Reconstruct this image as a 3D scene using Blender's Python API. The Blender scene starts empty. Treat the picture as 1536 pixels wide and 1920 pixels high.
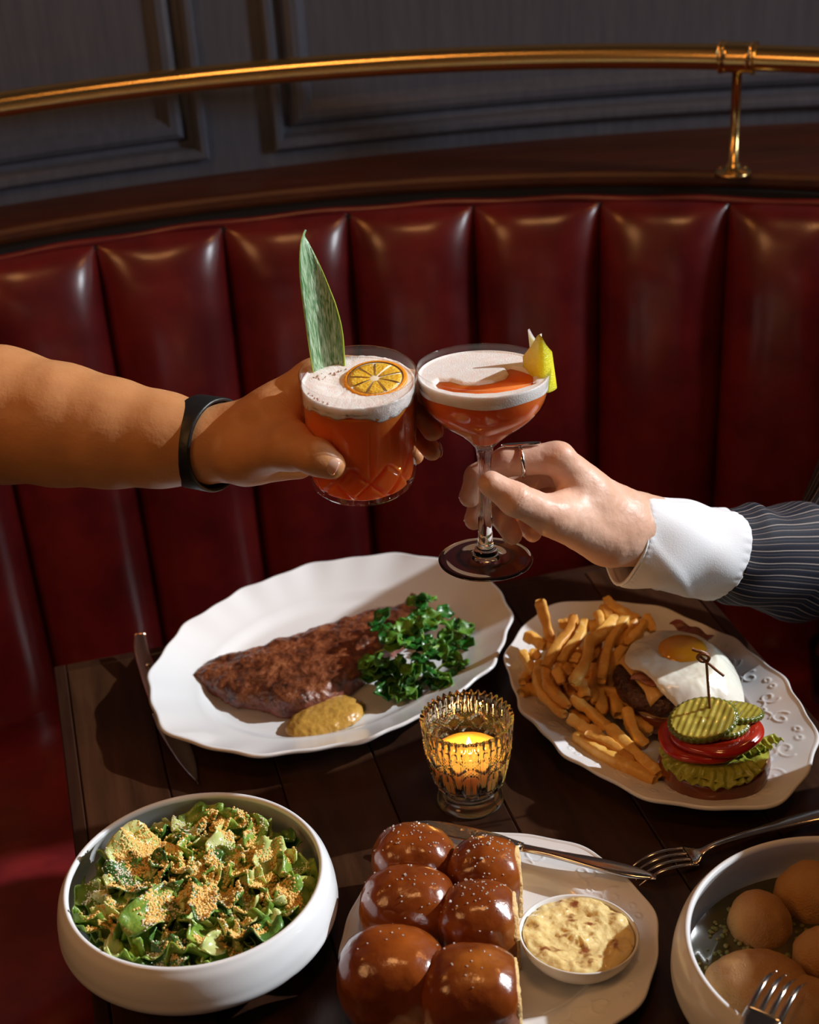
import bpy, math, random
import numpy as np
from mathutils import Vector, Matrix, noise

# ------------------------------------------------------------------ camera
PI = math.pi
R = math.radians
FPX, PITCH, ROLL = 2900.0, R(28.0), R(3.7)
CAM = np.array([0.0, 0.0, 0.82])
_F = np.array([0, math.cos(PITCH), -math.sin(PITCH)])
_R0 = np.array([1.0, 0, 0]); _U0 = np.array([0, math.sin(PITCH), math.cos(PITCH)])
_R = math.cos(ROLL) * _R0 - math.sin(ROLL) * _U0
_U = math.sin(ROLL) * _R0 + math.cos(ROLL) * _U0
scene = bpy.context.scene
col = scene.collection
cd = bpy.data.cameras.new('camera')
cam = bpy.data.objects.new('camera', cd); col.objects.link(cam)
cd.sensor_fit = 'VERTICAL'; cd.sensor_height = 36.0; cd.lens = FPX / 1920 * 36.0
cd.clip_start = 0.02
cam.matrix_world = Matrix(((_R[0], _U[0], -_F[0], CAM[0]), (_R[1], _U[1], -_F[1], CAM[1]),
                           (_R[2], _U[2], -_F[2], CAM[2]), (0, 0, 0, 1)))
cd.dof.use_dof = True; cd.dof.focus_distance = 1.17; cd.dof.aperture_fstop = 7.0
scene.camera = cam

# ------------------------------------------------------------------ light
scene.view_settings.view_transform = 'Standard'
scene.view_settings.look = 'None'
scene.view_settings.gamma = 1.0
scene.view_settings.use_curve_mapping = False
scene.view_settings.exposure = 0.0
world = bpy.data.worlds.new('world'); scene.world = world; world.use_nodes = True
bg = world.node_tree.nodes['Background']
bg.inputs[0].default_value = (0.62, 0.42, 0.34, 1); bg.inputs[1].default_value = 0.034


def light(name, kind, loc, target, energy, color, **kw):
    d = bpy.data.lights.new(name, kind); d.energy = energy; d.color = color
    for k, v in kw.items(): setattr(d, k, v)
    o = bpy.data.objects.new(name, d); col.objects.link(o)
    o.location = loc
    o.rotation_euler = (Vector(target) - Vector(loc)).to_track_quat('-Z', 'Y').to_euler()
    return o


SUN_DIR = np.array([0.855, 0.182, 0.490])
light('sun', 'SUN', tuple(SUN_DIR * 4 + [0, 1.1, 0]), (0, 1.1, 0), 4.1, (0.93, 0.97, 1.0), angle=R(0.9))
# daylight through the big window to the right of the booth
light('window_daylight', 'AREA', (2.3, 0.95, 1.05), (0.1, 1.7, 0.2), 19.0, (0.86, 0.93, 1.0),
      shape='RECTANGLE', size=0.32, size_y=0.55)
# warm pendant lamps of the dining room and one added fill
light('pendant_lamp_glow', 'AREA', (-1.0, 1.15, 1.2), (-0.4, 1.75, 0.25), 1.5, (1.0, 0.38, 0.09), shape='DISK', size=0.22)
light('ceiling_lamp_glow', 'AREA', (0.1, 0.45, 2.0), (0.05, 1.1, 0.0), 4.2, (1.0, 0.48, 0.17), shape='DISK', size=0.35)
light('front_fill_glow', 'AREA', (-1.15, 0.15, 1.25), (-0.1, 1.1, 0.2), 4.2, (1.0, 0.47, 0.17), shape='DISK', size=0.6)  # added warm fill from the front left, brightens the arm and salad bowl
light('side_lamp_glow', 'AREA', (1.1, 1.5, 1.25), (0.5, 1.8, 0.3), 1.6, (1.0, 0.42, 0.12), shape='DISK', size=0.15)


def pt(px, py, z=None, y=None):
    """a point of the place, from where it is seen and its real height or depth"""
    d = _F + _R * (px - 768) / FPX + _U * (960 - py) / FPX
    t = (z - CAM[2]) / d[2] if z is not None else (y - CAM[1]) / d[1]
    return CAM + d * t


# ------------------------------------------------------------------ mesh tools
WO = {}


def tag(o, label=None, cat=None, group=None, kind=None):
    if label: o['label'] = label
    if cat: o['category'] = cat
    if group: o['group'] = group
    if kind: o['kind'] = kind
    return o


def thing(name, label, cat, loc=(0, 0, 0), group=None):
    o = bpy.data.objects.new(name, None); col.objects.link(o)
    o.location = tuple(float(c) for c in loc); o.empty_display_size = 0.02
    WO[o.name] = np.array(o.location)
    return tag(o, label, cat, group)


def M(name, VF, mat, parent=None, smooth=True, fmat=None, uv=None, at0=False):
    """link one mesh object from world-space vertices; mat may be a list with a per-face index"""
    V, Fc = VF
    V = np.asarray(V, dtype=float)
    if parent is not None:
        off = WO[parent.name]; loc = (0, 0, 0)
    else:
        off = np.array([(V[:, 0].min() + V[:, 0].max()) / 2, (V[:, 1].min() + V[:, 1].max()) / 2, V[:, 2].min()]) if not at0 else np.zeros(3)
        loc = tuple(off)
    me = bpy.data.meshes.new(name)
    Fl = Fc.tolist() if isinstance(Fc, np.ndarray) else Fc
    me.from_pydata((V - off).tolist(), [], Fl)
    if smooth: me.shade_smooth()
    for m in (mat if isinstance(mat, (list, tuple)) else [mat]): me.materials.append(m)
    if fmat is not None: me.polygons.foreach_set('material_index', np.asarray(fmat, dtype=np.int32))
    if uv is not None:
        l = me.uv_layers.new(name='UVMap')
        idx = np.empty(len(me.loops), dtype=np.int32); me.loops.foreach_get('vertex_index', idx)
        l.data.foreach_set('uv', np.asarray(uv, dtype=np.float32)[idx].ravel())
    me.update()
    o = bpy.data.objects.new(name, me); col.objects.link(o)
    o.location = loc
    if parent is not None: o.parent = parent
    WO[o.name] = off
    return o


def mod(o, kind, **kw):
    m = o.modifiers.new(kind.lower(), kind)
    for k, v in kw.items(): setattr(m, k, v)
    return m


def join(*parts):
    V, Fc, n = [], [], 0
    for v, f in parts:
        V.append(np.asarray(v, float)); Fc += [[i + n for i in q] for q in (f.tolist() if isinstance(f, np.ndarray) else f)]; n += len(v)
    return np.vstack(V), Fc


def frame(axis, x=(1, 0, 0)):
    a = np.array(axis, float); a /= np.linalg.norm(a)
    x = np.array(x, float); x = x - a * (x @ a); x /= np.linalg.norm(x)
    return np.stack([x, np.cross(a, x), a], axis=1)


def xf(VF, Rm=None, t=(0, 0, 0), s=1.0):
    V = np.asarray(VF[0], float) * s
    if Rm is not None: V = V @ np.asarray(Rm).T
    return V + np.array(t, float), VF[1]


def rotz(a):
    c, s = math.cos(a), math.sin(a); return np.array([[c, -s, 0], [s, c, 0], [0, 0, 1.0]])


def rotx(a):
    c, s = math.cos(a), math.sin(a); return np.array([[1.0, 0, 0], [0, c, -s], [0, s, c]])


def roty(a):
    c, s = math.cos(a), math.sin(a); return np.array([[c, 0, s], [0, 1.0, 0], [-s, 0, c]])


def gridf(P, cu=False, cv=False):
    """P (nu, nv, 3) -> verts, quads; cu / cv close the u / v direction"""
    nu, nv = P.shape[:2]
    i = np.arange(nu if cu else nu - 1); j = np.arange(nv if cv else nv - 1)
    I, J = np.meshgrid(i, j, indexing='ij'); I2 = (I + 1) % nu; J2 = (J + 1) % nv
    Fq = np.stack([I * nv + J, I2 * nv + J, I2 * nv + J2, I * nv + J2], -1).reshape(-1, 4)
    return P.reshape(-1, 3), Fq


def lathe(prof, n=64, rmod=None, zmod=None):
    """profile list (r, z) from axis to axis or an open run; rmod(theta, z, r) changes the radius"""
    prof = np.array(prof, float); th = np.linspace(0, 2 * PI, n, endpoint=False)
    T, r = np.meshgrid(th, prof[:, 0], indexing='ij'); _, z = np.meshgrid(th, prof[:, 1], indexing='ij')
    if rmod is not None: r = rmod(T, z, r)
    if zmod is not None: z = zmod(T, z, r)
    return gridf(np.stack([r * np.cos(T), r * np.sin(T), z], -1), cu=True)


def smoothprof(pts, n=8):
    """Catmull-Rom through 2-D or 3-D points"""
    P = np.array(pts, float); P = np.vstack([2 * P[0] - P[1], P, 2 * P[-1] - P[-2]]); out = []
    for i in range(1, len(P) - 2):
        for t in np.linspace(0, 1, n, endpoint=False):
            out.append(.5 * ((2 * P[i]) + (-P[i - 1] + P[i + 1]) * t + (2 * P[i - 1] - 5 * P[i] + 4 * P[i + 1] - P[i + 2]) * t * t
                             + (-P[i - 1] + 3 * P[i] - 3 * P[i + 1] + P[i + 2]) * t ** 3))
    out.append(P[-2]); return np.array(out)


def tube(path, rad, n=10, flat=1.0, up=(0, 0, 1), cap=True, square=0.0):
    """swept tube; rad scalar or list; flat scales the direction along 'up'; square>0 squares the section"""
    P = np.array(path, float); m = len(P)
    rad = np.full(m, rad, float) if np.isscalar(rad) else np.interp(np.linspace(0, 1, m), np.linspace(0, 1, len(rad)), rad)
    T = np.gradient(P, axis=0); T /= np.linalg.norm(T, axis=1)[:, None] + 1e-12
    up = np.array(up, float); rows = []
    th = np.linspace(0, 2 * PI, n, endpoint=False) + (PI / 4 if n == 4 else 0)
    for k in range(m):
        a = np.cross(up, T[k])
        if np.linalg.norm(a) < 1e-4: a = np.cross(np.array([1.0, 0.01, 0]), T[k])
        a /= np.linalg.norm(a); b = np.cross(T[k], a)
        c, s = np.cos(th), np.sin(th)
        if square: 
            q = (np.abs(c) ** (2 / square) + 0), (np.abs(s) ** (2 / square) + 0)
            c, s = np.sign(c) * q[0], np.sign(s) * q[1]
        rows.append(P[k] + rad[k] * (c[:, None] * a + flat * s[:, None] * b))
    V, Fq = gridf(np.array(rows), cv=True); Fl = Fq[:, ::-1].tolist()
    if cap:
        Fl.append(list(range(n))); Fl.append([(m - 1) * n + i for i in range(n)][::-1])
    return V, Fl


def box(cx, cy, cz, sx, sy, sz):
    V = np.array([[x, y, z] for x in (-.5, .5) for y in (-.5, .5) for z in (-.5, .5)]) * [sx, sy, sz] + [cx, cy, cz]
    return V, [[0, 1, 3, 2], [4, 6, 7, 5], [0, 4, 5, 1], [2, 3, 7, 6], [0, 2, 6, 4], [1, 5, 7, 3]]


def ico(r=1.0, sub=1):
    t = (1 + 5 ** .5) / 2
    V = [(-1, t, 0), (1, t, 0), (-1, -t, 0), (1, -t, 0), (0, -1, t), (0, 1, t), (0, -1, -t), (0, 1, -t), (t, 0, -1), (t, 0, 1), (-t, 0, -1), (-t, 0, 1)]
    Fc = [(0, 11, 5), (0, 5, 1), (0, 1, 7), (0, 7, 10), (0, 10, 11), (1, 5, 9), (5, 11, 4), (11, 10, 2), (10, 7, 6), (7, 1, 8),
          (3, 9, 4), (3, 4, 2), (3, 2, 6), (3, 6, 8), (3, 8, 9), (4, 9, 5), (2, 4, 11), (6, 2, 10), (8, 6, 7), (9, 8, 1)]
    V = [np.array(v) / np.linalg.norm(v) for v in V]
    for _ in range(sub - 1):
        cache = {}; out = []

        def mid(a, b):
            k = (min(a, b), max(a, b))
            if k not in cache:
                v = V[a] + V[b]; V.append(v / np.linalg.norm(v)); cache[k] = len(V) - 1
            return cache[k]
        for a, b, c in Fc:
            x, y, z = mid(a, b), mid(b, c), mid(c, a); out += [(a, x, z), (b, y, x), (c, z, y), (x, y, z)]
        Fc = out
    return np.array(V) * r, [list(q) for q in Fc]


def fnoise(V, sc, octv=3, off=0.0, H=0.9):
    return np.array([noise.fractal(Vector((float(v[0]) * sc + off, float(v[1]) * sc - off, float(v[2]) * sc)), H, 2.0, octv) for v in V])


def vnormals(V, Fq):
    N = np.zeros_like(V)
    for q in (Fq if isinstance(Fq, np.ndarray) else [Fq]):
        pass
    Fq = np.asarray(Fq)
    a, b, c = V[Fq[:, 0]], V[Fq[:, 1]], V[Fq[:, 2]]; n = np.cross(b - a, c - a)
    for k in range(Fq.shape[1]): np.add.at(N, Fq[:, k], n)
    return N / (np.linalg.norm(N, axis=1)[:, None] + 1e-12)


def roughen(VF, amp, sc, octv=3, off=0.0):
    V, Fq = VF; N = vnormals(V, Fq)
    return V + N * (fnoise(V, sc, octv, off) * amp)[:, None], Fq


# ---- signed-distance bodies, meshed with surface nets: one continuous surface
class Field:
    def __init__(s, lo, hi, res):
        s.lo = np.array(lo, float); s.res = res
        s.n = np.ceil((np.array(hi) - s.lo) / res).astype(int) + 1
        s.f = np.full(s.n, 9.0, dtype=np.float32)

    def like(s):
        o = object.__new__(Field); o.lo, o.res, o.n = s.lo, s.res, s.n; o.f = np.full(s.n, 9.0, dtype=np.float32); return o

    def _sl(s, lo, hi):
        a = np.clip(np.floor((lo - s.lo) / s.res).astype(int), 0, s.n); b = np.clip(np.ceil((hi - s.lo) / s.res).astype(int) + 1, 0, s.n)
        sl = tuple(slice(x, y) for x, y in zip(a, b))
        G = np.meshgrid(*[s.lo[i] + s.res * np.arange(a[i], b[i]) for i in range(3)], indexing='ij', sparse=True)
        return sl, G

    def _put(s, sl, d, k):
        a = s.f[sl]
        if a.size == 0: return
        if k <= 0: s.f[sl] = np.minimum(a, d); return
        h = np.clip(.5 + .5 * (a - d) / k, 0, 1)
        s.f[sl] = a * (1 - h) + d * h - k * h * (1 - h)

    def cap(s, a, b, r1, r2, k=0.0):
        a = np.array(a, float); b = np.array(b, float); m = max(r1, r2) + k + 3 * s.res + .012
        sl, (X, Y, Z) = s._sl(np.minimum(a, b) - m, np.maximum(a, b) + m)
        ab = b - a; L = ab @ ab + 1e-12
        t = np.clip(((X - a[0]) * ab[0] + (Y - a[1]) * ab[1] + (Z - a[2]) * ab[2]) / L, 0, 1)
        d = np.sqrt((X - a[0] - ab[0] * t) ** 2 + (Y - a[1] - ab[1] * t) ** 2 + (Z - a[2] - ab[2] * t) ** 2) - (r1 + (r2 - r1) * t)
        s._put(sl, d.astype(np.float32), k); return s

    def chain(s, pts, rs, k=0.0):
        for i in range(len(pts) - 1): s.cap(pts[i], pts[i + 1], rs[i], rs[i + 1], k if i else 0.0)
        return s

    def ell(s, c, rad, Rm=None, k=0.0, p=2.0):
        c = np.array(c, float); rad = np.array(rad, float); m = rad.max() * 1.3 + k + 3 * s.res
        sl, (X, Y, Z) = s._sl(c - m, c + m); Q = [X - c[0], Y - c[1], Z - c[2]]
        if Rm is not None:
            Rm = np.asarray(Rm); Q = [Q[0] * Rm[0, i] + Q[1] * Rm[1, i] + Q[2] * Rm[2, i] for i in range(3)]
        q = (np.abs(Q[0] / rad[0]) ** p + np.abs(Q[1] / rad[1]) ** p + np.abs(Q[2] / rad[2]) ** p) ** (1 / p)
        s._put(sl, ((q - 1) * rad.min()).astype(np.float32), k); return s

    def add(s, o, k=0.0):
        s._put((slice(None),) * 3, o.f, k); return s

    def mesh(s):
        f = s.f; sg = f < 0
        c = sum(sg[i:s.n[0] - 1 + i, j:s.n[1] - 1 + j, k:s.n[2] - 1 + k].astype(np.int8) for i in (0, 1) for j in (0, 1) for k in (0, 1))
        act = np.argwhere((c > 0) & (c < 8)); vid = np.full(c.shape, -1, dtype=np.int64); vid[tuple(act.T)] = np.arange(len(act))
        P = np.zeros((len(act), 3)); W = np.zeros(len(act))
        cor = [(i, j, k) for i in (0, 1) for j in (0, 1) for k in (0, 1)]
        val = {q: f[act[:, 0] + q[0], act[:, 1] + q[1], act[:, 2] + q[2]] for q in cor}
        for q in cor:
            for ax in range(3):
                if q[ax] == 0:
                    q2 = list(q); q2[ax] = 1; q2 = tuple(q2); v0, v1 = val[q], val[q2]; m = (v0 < 0) != (v1 < 0)
                    t = np.where(m, v0 / np.where(m, v0 - v1, 1), 0)
                    e = np.array(q, float)[None] + t[:, None] * (np.array(q2) - np.array(q))[None]
                    P += e * m[:, None]; W += m
        V = s.lo + s.res * (act + P / W[:, None]); Fs = []
        for ax in range(3):
            b, cc = [(1, 2), (2, 0), (0, 1)][ax]
            lo_ = [slice(None)] * 3; hi_ = [slice(None)] * 3; lo_[ax] = slice(0, -1); hi_[ax] = slice(1, None)
            s0 = sg[tuple(lo_)]; s1 = sg[tuple(hi_)]; E = np.argwhere(s0 != s1)
            ok = (E[:, b] > 0) & (E[:, cc] > 0) & (E[:, b] < s.n[b] - 1) & (E[:, cc] < s.n[cc] - 1); E = E[ok]
            fl = s0[tuple(E.T)]
            q = []
            for db, dc in ((1, 1), (0, 1), (0, 0), (1, 0)):
                I = E.copy(); I[:, b] -= db; I[:, cc] -= dc; q.append(vid[tuple(I.T)])
            q = np.stack(q, 1); q[~fl] = q[~fl][:, ::-1]; Fs.append(q)
        return V, np.vstack(Fs)


def smooth_mesh(VF, it=2, w=.5):
    V, Fq = VF; V = V.copy(); n = len(V)
    E = np.vstack([Fq[:, [k, (k + 1) % 4]] for k in range(4)]); deg = np.bincount(E.ravel(), minlength=n)[:, None] + 1e-9
    for _ in range(it):
        S = np.zeros_like(V); np.add.at(S, E[:, 0], V[E[:, 1]]); np.add.at(S, E[:, 1], V[E[:, 0]])
        V += w * (S / deg - V)
    return V, Fq


def poly_sd(poly, X, Y):
    """signed distance (negative inside) of 2-D points to a closed polygon"""
    P = np.array(poly, float); d = np.full(X.shape, 1e9); ins = np.zeros(X.shape, bool)
    for i in range(len(P)):
        a, b = P[i], P[(i + 1) % len(P)]; e = b - a; L = e @ e + 1e-15
        t = np.clip(((X - a[0]) * e[0] + (Y - a[1]) * e[1]) / L, 0, 1)
        d = np.minimum(d, np.hypot(X - a[0] - e[0] * t, Y - a[1] - e[1] * t))
        c = (a[1] > Y) != (b[1] > Y)
        with np.errstate(divide='ignore', invalid='ignore'):
            ins ^= c & (X < (b[0] - a[0]) * (Y - a[1]) / (b[1] - a[1] + 1e-15) + a[0])
    return np.where(ins, -d, d)


def slab(poly, z0, top, rnd, res, res_z=None):
    """rounded slab over an outline; top(d, X, Y) gives the height above z0 from the inward distance"""
    P = np.array(poly, float); lo = P.min(0) - 3 * res; hi = P.max(0) + 3 * res
    xs = np.arange(lo[0], hi[0], res); ys = np.arange(lo[1], hi[1], res); X, Y = np.meshgrid(xs, ys, indexing='ij')
    d2 = poly_sd(P, X, Y); H = top(-d2, X, Y)
    zs = np.arange(z0 - 3 * res, z0 + H.max() + 4 * res, res)
    F_ = object.__new__(Field); F_.lo = np.array([lo[0], lo[1], zs[0]]); F_.res = res; F_.n = np.array([len(xs), len(ys), len(zs)])
    Zc = z0 + H[:, :, None] / 2; hz = np.abs(zs[None, None, :] - Zc) - H[:, :, None] / 2 + rnd; dx = d2[:, :, None] + rnd
    F_.f = (np.sqrt(np.maximum(dx, 0) ** 2 + np.maximum(hz, 0) ** 2) + np.minimum(np.maximum(dx, hz), 0) - rnd).astype(np.float32)
    return smooth_mesh(F_.mesh(), 1)


# ------------------------------------------------------------------ materials
def mat(name, color, rough=.5, **kw):
    """principled material; options: color2 + cscale (+ cstretch, cpos) noise mix, bump + bscale, metal, trans, ior, sss, ssr, coat, spec, emit"""
    m = bpy.data.materials.new(name); m.use_nodes = True; nt = m.node_tree; N = nt.nodes; L = nt.links
    b = N['Principled BSDF']; g = b.inputs
    c4 = lambda c: (c[0], c[1], c[2], 1)
    g['Base Color'].default_value = c4(color); g['Roughness'].default_value = rough
    g['Metallic'].default_value = kw.get('metal', 0); g['IOR'].default_value = kw.get('ior', 1.45)
    g['Specular IOR Level'].default_value = kw.get('spec', .5)
    if 'trans' in kw: g['Transmission Weight'].default_value = kw['trans']
    if 'coat' in kw: g['Coat Weight'].default_value = kw['coat']; g['Coat Roughness'].default_value = kw.get('coatr', .08)
    if 'sheen' in kw: g['Sheen Weight'].default_value = kw['sheen']
    if 'sss' in kw:
        g['Subsurface Weight'].default_value = kw['sss']; g['Subsurface Radius'].default_value = kw.get('ssr', (1, .4, .2)); g['Subsurface Scale'].default_value = kw.get('sscale', .01)
    if 'emit' in kw: g['Emission Color'].default_value = c4(kw['emit']); g['Emission Strength'].default_value = kw.get('estr', 1)
    tc = N.new('ShaderNodeTexCoord'); mp = N.new('ShaderNodeMapping'); L.new(tc.outputs[kw.get('coord', 'Object')], mp.inputs[0])
    st = kw.get('cstretch', (1, 1, 1))
    if 'crot' in kw: mp.vector_type = 'TEXTURE'; st = tuple(1 / q for q in st); mp.inputs['Rotation'].default_value = kw['crot']
    mp.inputs['Scale'].default_value = st
    if 'color2' in kw:
        n = N.new('ShaderNodeTexNoise'); n.inputs['Scale'].default_value = kw.get('cscale', 30); n.inputs['Detail'].default_value = kw.get('cdetail', 5)
        n.inputs['Roughness'].default_value = kw.get('crough', .6); L.new(mp.outputs[0], n.inputs['Vector'])
        r = N.new('ShaderNodeValToRGB'); p0, p1 = kw.get('cpos', (.35, .65)); r.color_ramp.elements[0].position = p0; r.color_ramp.elements[1].position = p1
        r.color_ramp.elements[0].color = c4(color); r.color_ramp.elements[1].color = c4(kw['color2'])
        if 'color3' in kw: e = r.color_ramp.elements.new(kw.get('cpos3', .85)); e.color = c4(kw['color3'])
        L.new(n.outputs['Fac'], r.inputs[0]); L.new(r.outputs[0], g['Base Color'])
        if kw.get('rvar'):
            mr = N.new('ShaderNodeMapRange'); mr.inputs[1].default_value = .3; mr.inputs[2].default_value = .7
            mr.inputs[3].default_value = rough; mr.inputs[4].default_value = kw['rvar']; L.new(n.outputs['Fac'], mr.inputs[0]); L.new(mr.outputs[0], g['Roughness'])
    if 'bump' in kw:
        n2 = N.new('ShaderNodeTexVoronoi' if kw.get('bvor') else 'ShaderNodeTexNoise'); n2.inputs['Scale'].default_value = kw.get('bscale', 200)
        n2.inputs['Detail'].default_value = kw.get('bdetail', 3)
        mp2 = N.new('ShaderNodeMapping'); mp2.inputs['Scale'].default_value = kw.get('bstretch', (1, 1, 1)); L.new(tc.outputs[kw.get('coord', 'Object')], mp2.inputs[0]); L.new(mp2.outputs[0], n2.inputs['Vector'])
        bp = N.new('ShaderNodeBump'); bp.inputs['Strength'].default_value = kw['bump']; bp.inputs['Distance'].default_value = kw.get('bdist', .002)
        L.new(n2.outputs[0], bp.inputs['Height']); L.new(bp.outputs[0], g['Normal']); L.new(bp.outputs[0], g['Coat Normal'])
    return m


def thin_glass(name, tint=(1, 1, 1), refl=1.0, rough=.02, haze=0.0, hcol=(1, 1, 1), ior=1.45):
    """thin clear wall: light passes straight on, the surface mirrors by Fresnel"""
    m = bpy.data.materials.new(name); m.use_nodes = True; nt = m.node_tree; N = nt.nodes; L = nt.links
    N.remove(N['Principled BSDF']); out = N['Material Output']
    t = N.new('ShaderNodeBsdfTransparent'); t.inputs[0].default_value = (*tint, 1)
    g = N.new('ShaderNodeBsdfGlossy'); g.inputs['Roughness'].default_value = rough; g.inputs[0].default_value = (refl, refl, refl, 1)
    lw = N.new('ShaderNodeLayerWeight'); lw.inputs[0].default_value = .5     # facing: 1 - |cos|, the same from both sides
    pw = N.new('ShaderNodeMath'); pw.operation = 'POWER'; pw.inputs[1].default_value = 5.0; L.new(lw.outputs['Facing'], pw.inputs[0])
    fr = N.new('ShaderNodeMath'); fr.operation = 'MULTIPLY_ADD'; fr.inputs[1].default_value = .92; fr.inputs[2].default_value = .04; L.new(pw.outputs[0], fr.inputs[0])
    mx = N.new('ShaderNodeMixShader'); L.new(fr.outputs[0], mx.inputs[0]); L.new(g.outputs[0], mx.inputs[2])
    if haze:
        d = N.new('ShaderNodeBsdfTranslucent'); d.inputs[0].default_value = (*hcol, 1)
        m2 = N.new('ShaderNodeMixShader'); m2.inputs[0].default_value = haze; L.new(t.outputs[0], m2.inputs[1]); L.new(d.outputs[0], m2.inputs[2])
        L.new(m2.outputs[0], mx.inputs[1])
    else: L.new(t.outputs[0], mx.inputs[1])
    L.new(mx.outputs[0], out.inputs[0]); return m


def glass(name, color=(1, 1, 1), ior=1.5, rough=0.0):
    return mat(name, color, rough, trans=1.0, ior=ior)


def wood(name, c1, c2, rough, scale=6, rot=None, stretch=(1, 12, 12), **kw):
    if rot: kw['crot'] = rot
    return mat(name, c1, rough, color2=c2, cscale=scale, cstretch=stretch, cdetail=8, crough=.65, cpos=(.3, .7), bump=.08, bscale=scale * 10, bstretch=stretch, bdist=.001, **kw)


MT = {}
MT['leather'] = mat('oxblood_leather', (.105, .006, .010), .36, color2=(.19, .014, .014), cscale=14, cdetail=6, bump=.10, bscale=420, bdist=.001, spec=.5, coat=.8, coatr=.2)
MT['black'] = mat('black_recess', (.006, .006, .007), .7)
MT['walnut'] = wood('walnut_boards', (.022, .008, .0035), (.060, .024, .010), .34, scale=5, stretch=(14, 1.2, 14), rot=(0, 0, R(13.3)), spec=.4)
MT['walnut2'] = wood('walnut_boards_dark', (.016, .006, .003), (.040, .015, .007), .34, scale=5, stretch=(14, 1.2, 14), rot=(0, 0, R(13.3)), spec=.4)
MT['ledge'] = wood('mahogany_ledge', (.050, .014, .005), (.10, .030, .009), .42, scale=7, stretch=(1.5, 12, 12))
MT['wainscot'] = wood('dark_painted_wainscot', (.080, .092, .125), (.115, .128, .165), .34, scale=8, stretch=(14, 14, 1.2), spec=.5)
MT['brass'] = mat('polished_brass', (.92, .64, .26), .22, metal=1.0, bump=.03, bscale=60)
MT['steel'] = mat('stainless_steel', (.72, .70, .68), .16, metal=1.0, color2=(.6, .58, .56), cscale=40)
MT['copper'] = mat('coppery_handle', (.72, .42, .30), .22, metal=1.0)
MT['silver'] = mat('silver_ring_metal', (.86, .85, .84), .12, metal=1.0)
MT['china'] = mat('white_glazed_china', (.80, .81, .82), .16, coat=.5, coatr=.05, bump=.02, bscale=60)
MT['stoneware'] = mat('white_satin_stoneware', (.78, .80, .82), .25, coat=.4, coatr=.12, bump=.03, bscale=90)
MT['floor'] = wood('floor_boards', (.012, .006, .004), (.02, .010, .006), .5, scale=4)

# ================================================================== the setting
WC, WR = np.array([0.363, -0.394]), 2.392        # curved panelled wall
BC, BR = np.array([0.027, 0.649]), 1.182         # top line of the banquette back


def arc(c, r, phi, z):
    phi = np.asarray(phi, float); return np.stack([c[0] + r * np.sin(phi), c[1] + r * np.cos(phi), np.full_like(phi, z) if np.isscalar(z) else z], -1)


def arcsweep(c, prof, ph0, ph1, n=80):
    """prof: closed list of (radius, z) swept round the arc, with end caps"""
    ph = np.linspace(ph0, ph1, n); prof = np.array(prof, float)
    P = np.stack([arc(c, q[0], ph, q[1]) for q in prof], 1)
    V, Fq = gridf(P, cv=True); Fl = Fq.tolist(); m = len(prof)
    return V, Fl + [list(range(m))[::-1], [(n - 1) * m + i for i in range(m)]]


M('floor', box(0, .9, -.775, 5, 5, .05), MT['floor'], smooth=False).__setitem__('kind', 'structure')

wall = M('wall_back', arcsweep(WC, [(WR, -.75), (WR + .08, -.75), (WR + .08, 1.25), (WR, 1.25)], -.62, .44), MT['wainscot'], smooth=False)
tag(wall, kind='structure')


def wall_panel(ph0, ph1, z0, z1):
    """moulded frame and raised field on the curved wall: a ring of profile steps"""
    #        inset    proud of wall
    prof = [(0, .000), (.000, .010), (.004, .013), (.010, .013), (.014, .008), (.017, -.004), (.024, -.006), (.030, .004), (.036, .007),
            (.044, .007), (.050, .002), (.056, -.004), (.060, -.004)]
    rings = []; n = 40
    for ins, pr in prof:
        dp = ins / WR; a, b, lo, hi = ph0 + dp, ph1 - dp, z0 + ins, z1 - ins
        ph = np.r_[np.linspace(a, b, n), np.full(n, b), np.linspace(b, a, n), np.full(n, a)]
        zz = np.r_[np.full(n, lo), np.linspace(lo, hi, n), np.full(n, hi), np.linspace(hi, lo, n)]
        rings.append(arc(WC, WR - pr - .0075, ph, zz))
    V, Fq = gridf(np.array(rings), cv=True)
    M('panel_moulding', (V, Fq[:, ::-1]), MT['wainscot'], wall, smooth=False)
    ins = .060; dp = ins / WR; ph = np.linspace(ph0 + dp, ph1 - dp, n); zz = np.linspace(z0 + ins, z1 - ins, 6)
    M('panel', gridf(np.array([[arc(WC, WR - .0035, q, z) for z in zz] for q in ph])), MT['wainscot'], wall, smooth=False)


# stile boards and bottom board stand 7 mm proud, the panels sit between them
BZ0, BZ1 = .294, .312
LP, RP = (-.600, -.2475), (-.2135, .40)


def board(a, b, z0, z1, nm):
    M(nm, arcsweep(WC, [(WR - .0005, z0), (WR + .002, z0), (WR + .002, z1), (WR - .0005, z1), (WR - .0075, z1), (WR - .0075, z0)], a, b, 30), MT['wainscot'], wall, smooth=False)


board(-.62, .44, BZ0, BZ1 + .006, 'bottom_board')
board(LP[1], RP[0], BZ1 + .006, 1.25, 'stile')
board(-.62, LP[0], BZ1 + .006, 1.25, 'stile')
board(RP[1], .44, BZ1 + .006, 1.25, 'stile')
wall_panel(*LP, BZ1 + .006, 1.18); wall_panel(*RP, BZ1 + .006, 1.18)
board(-.62, .44, 1.18, 1.25, 'top_board')

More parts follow.
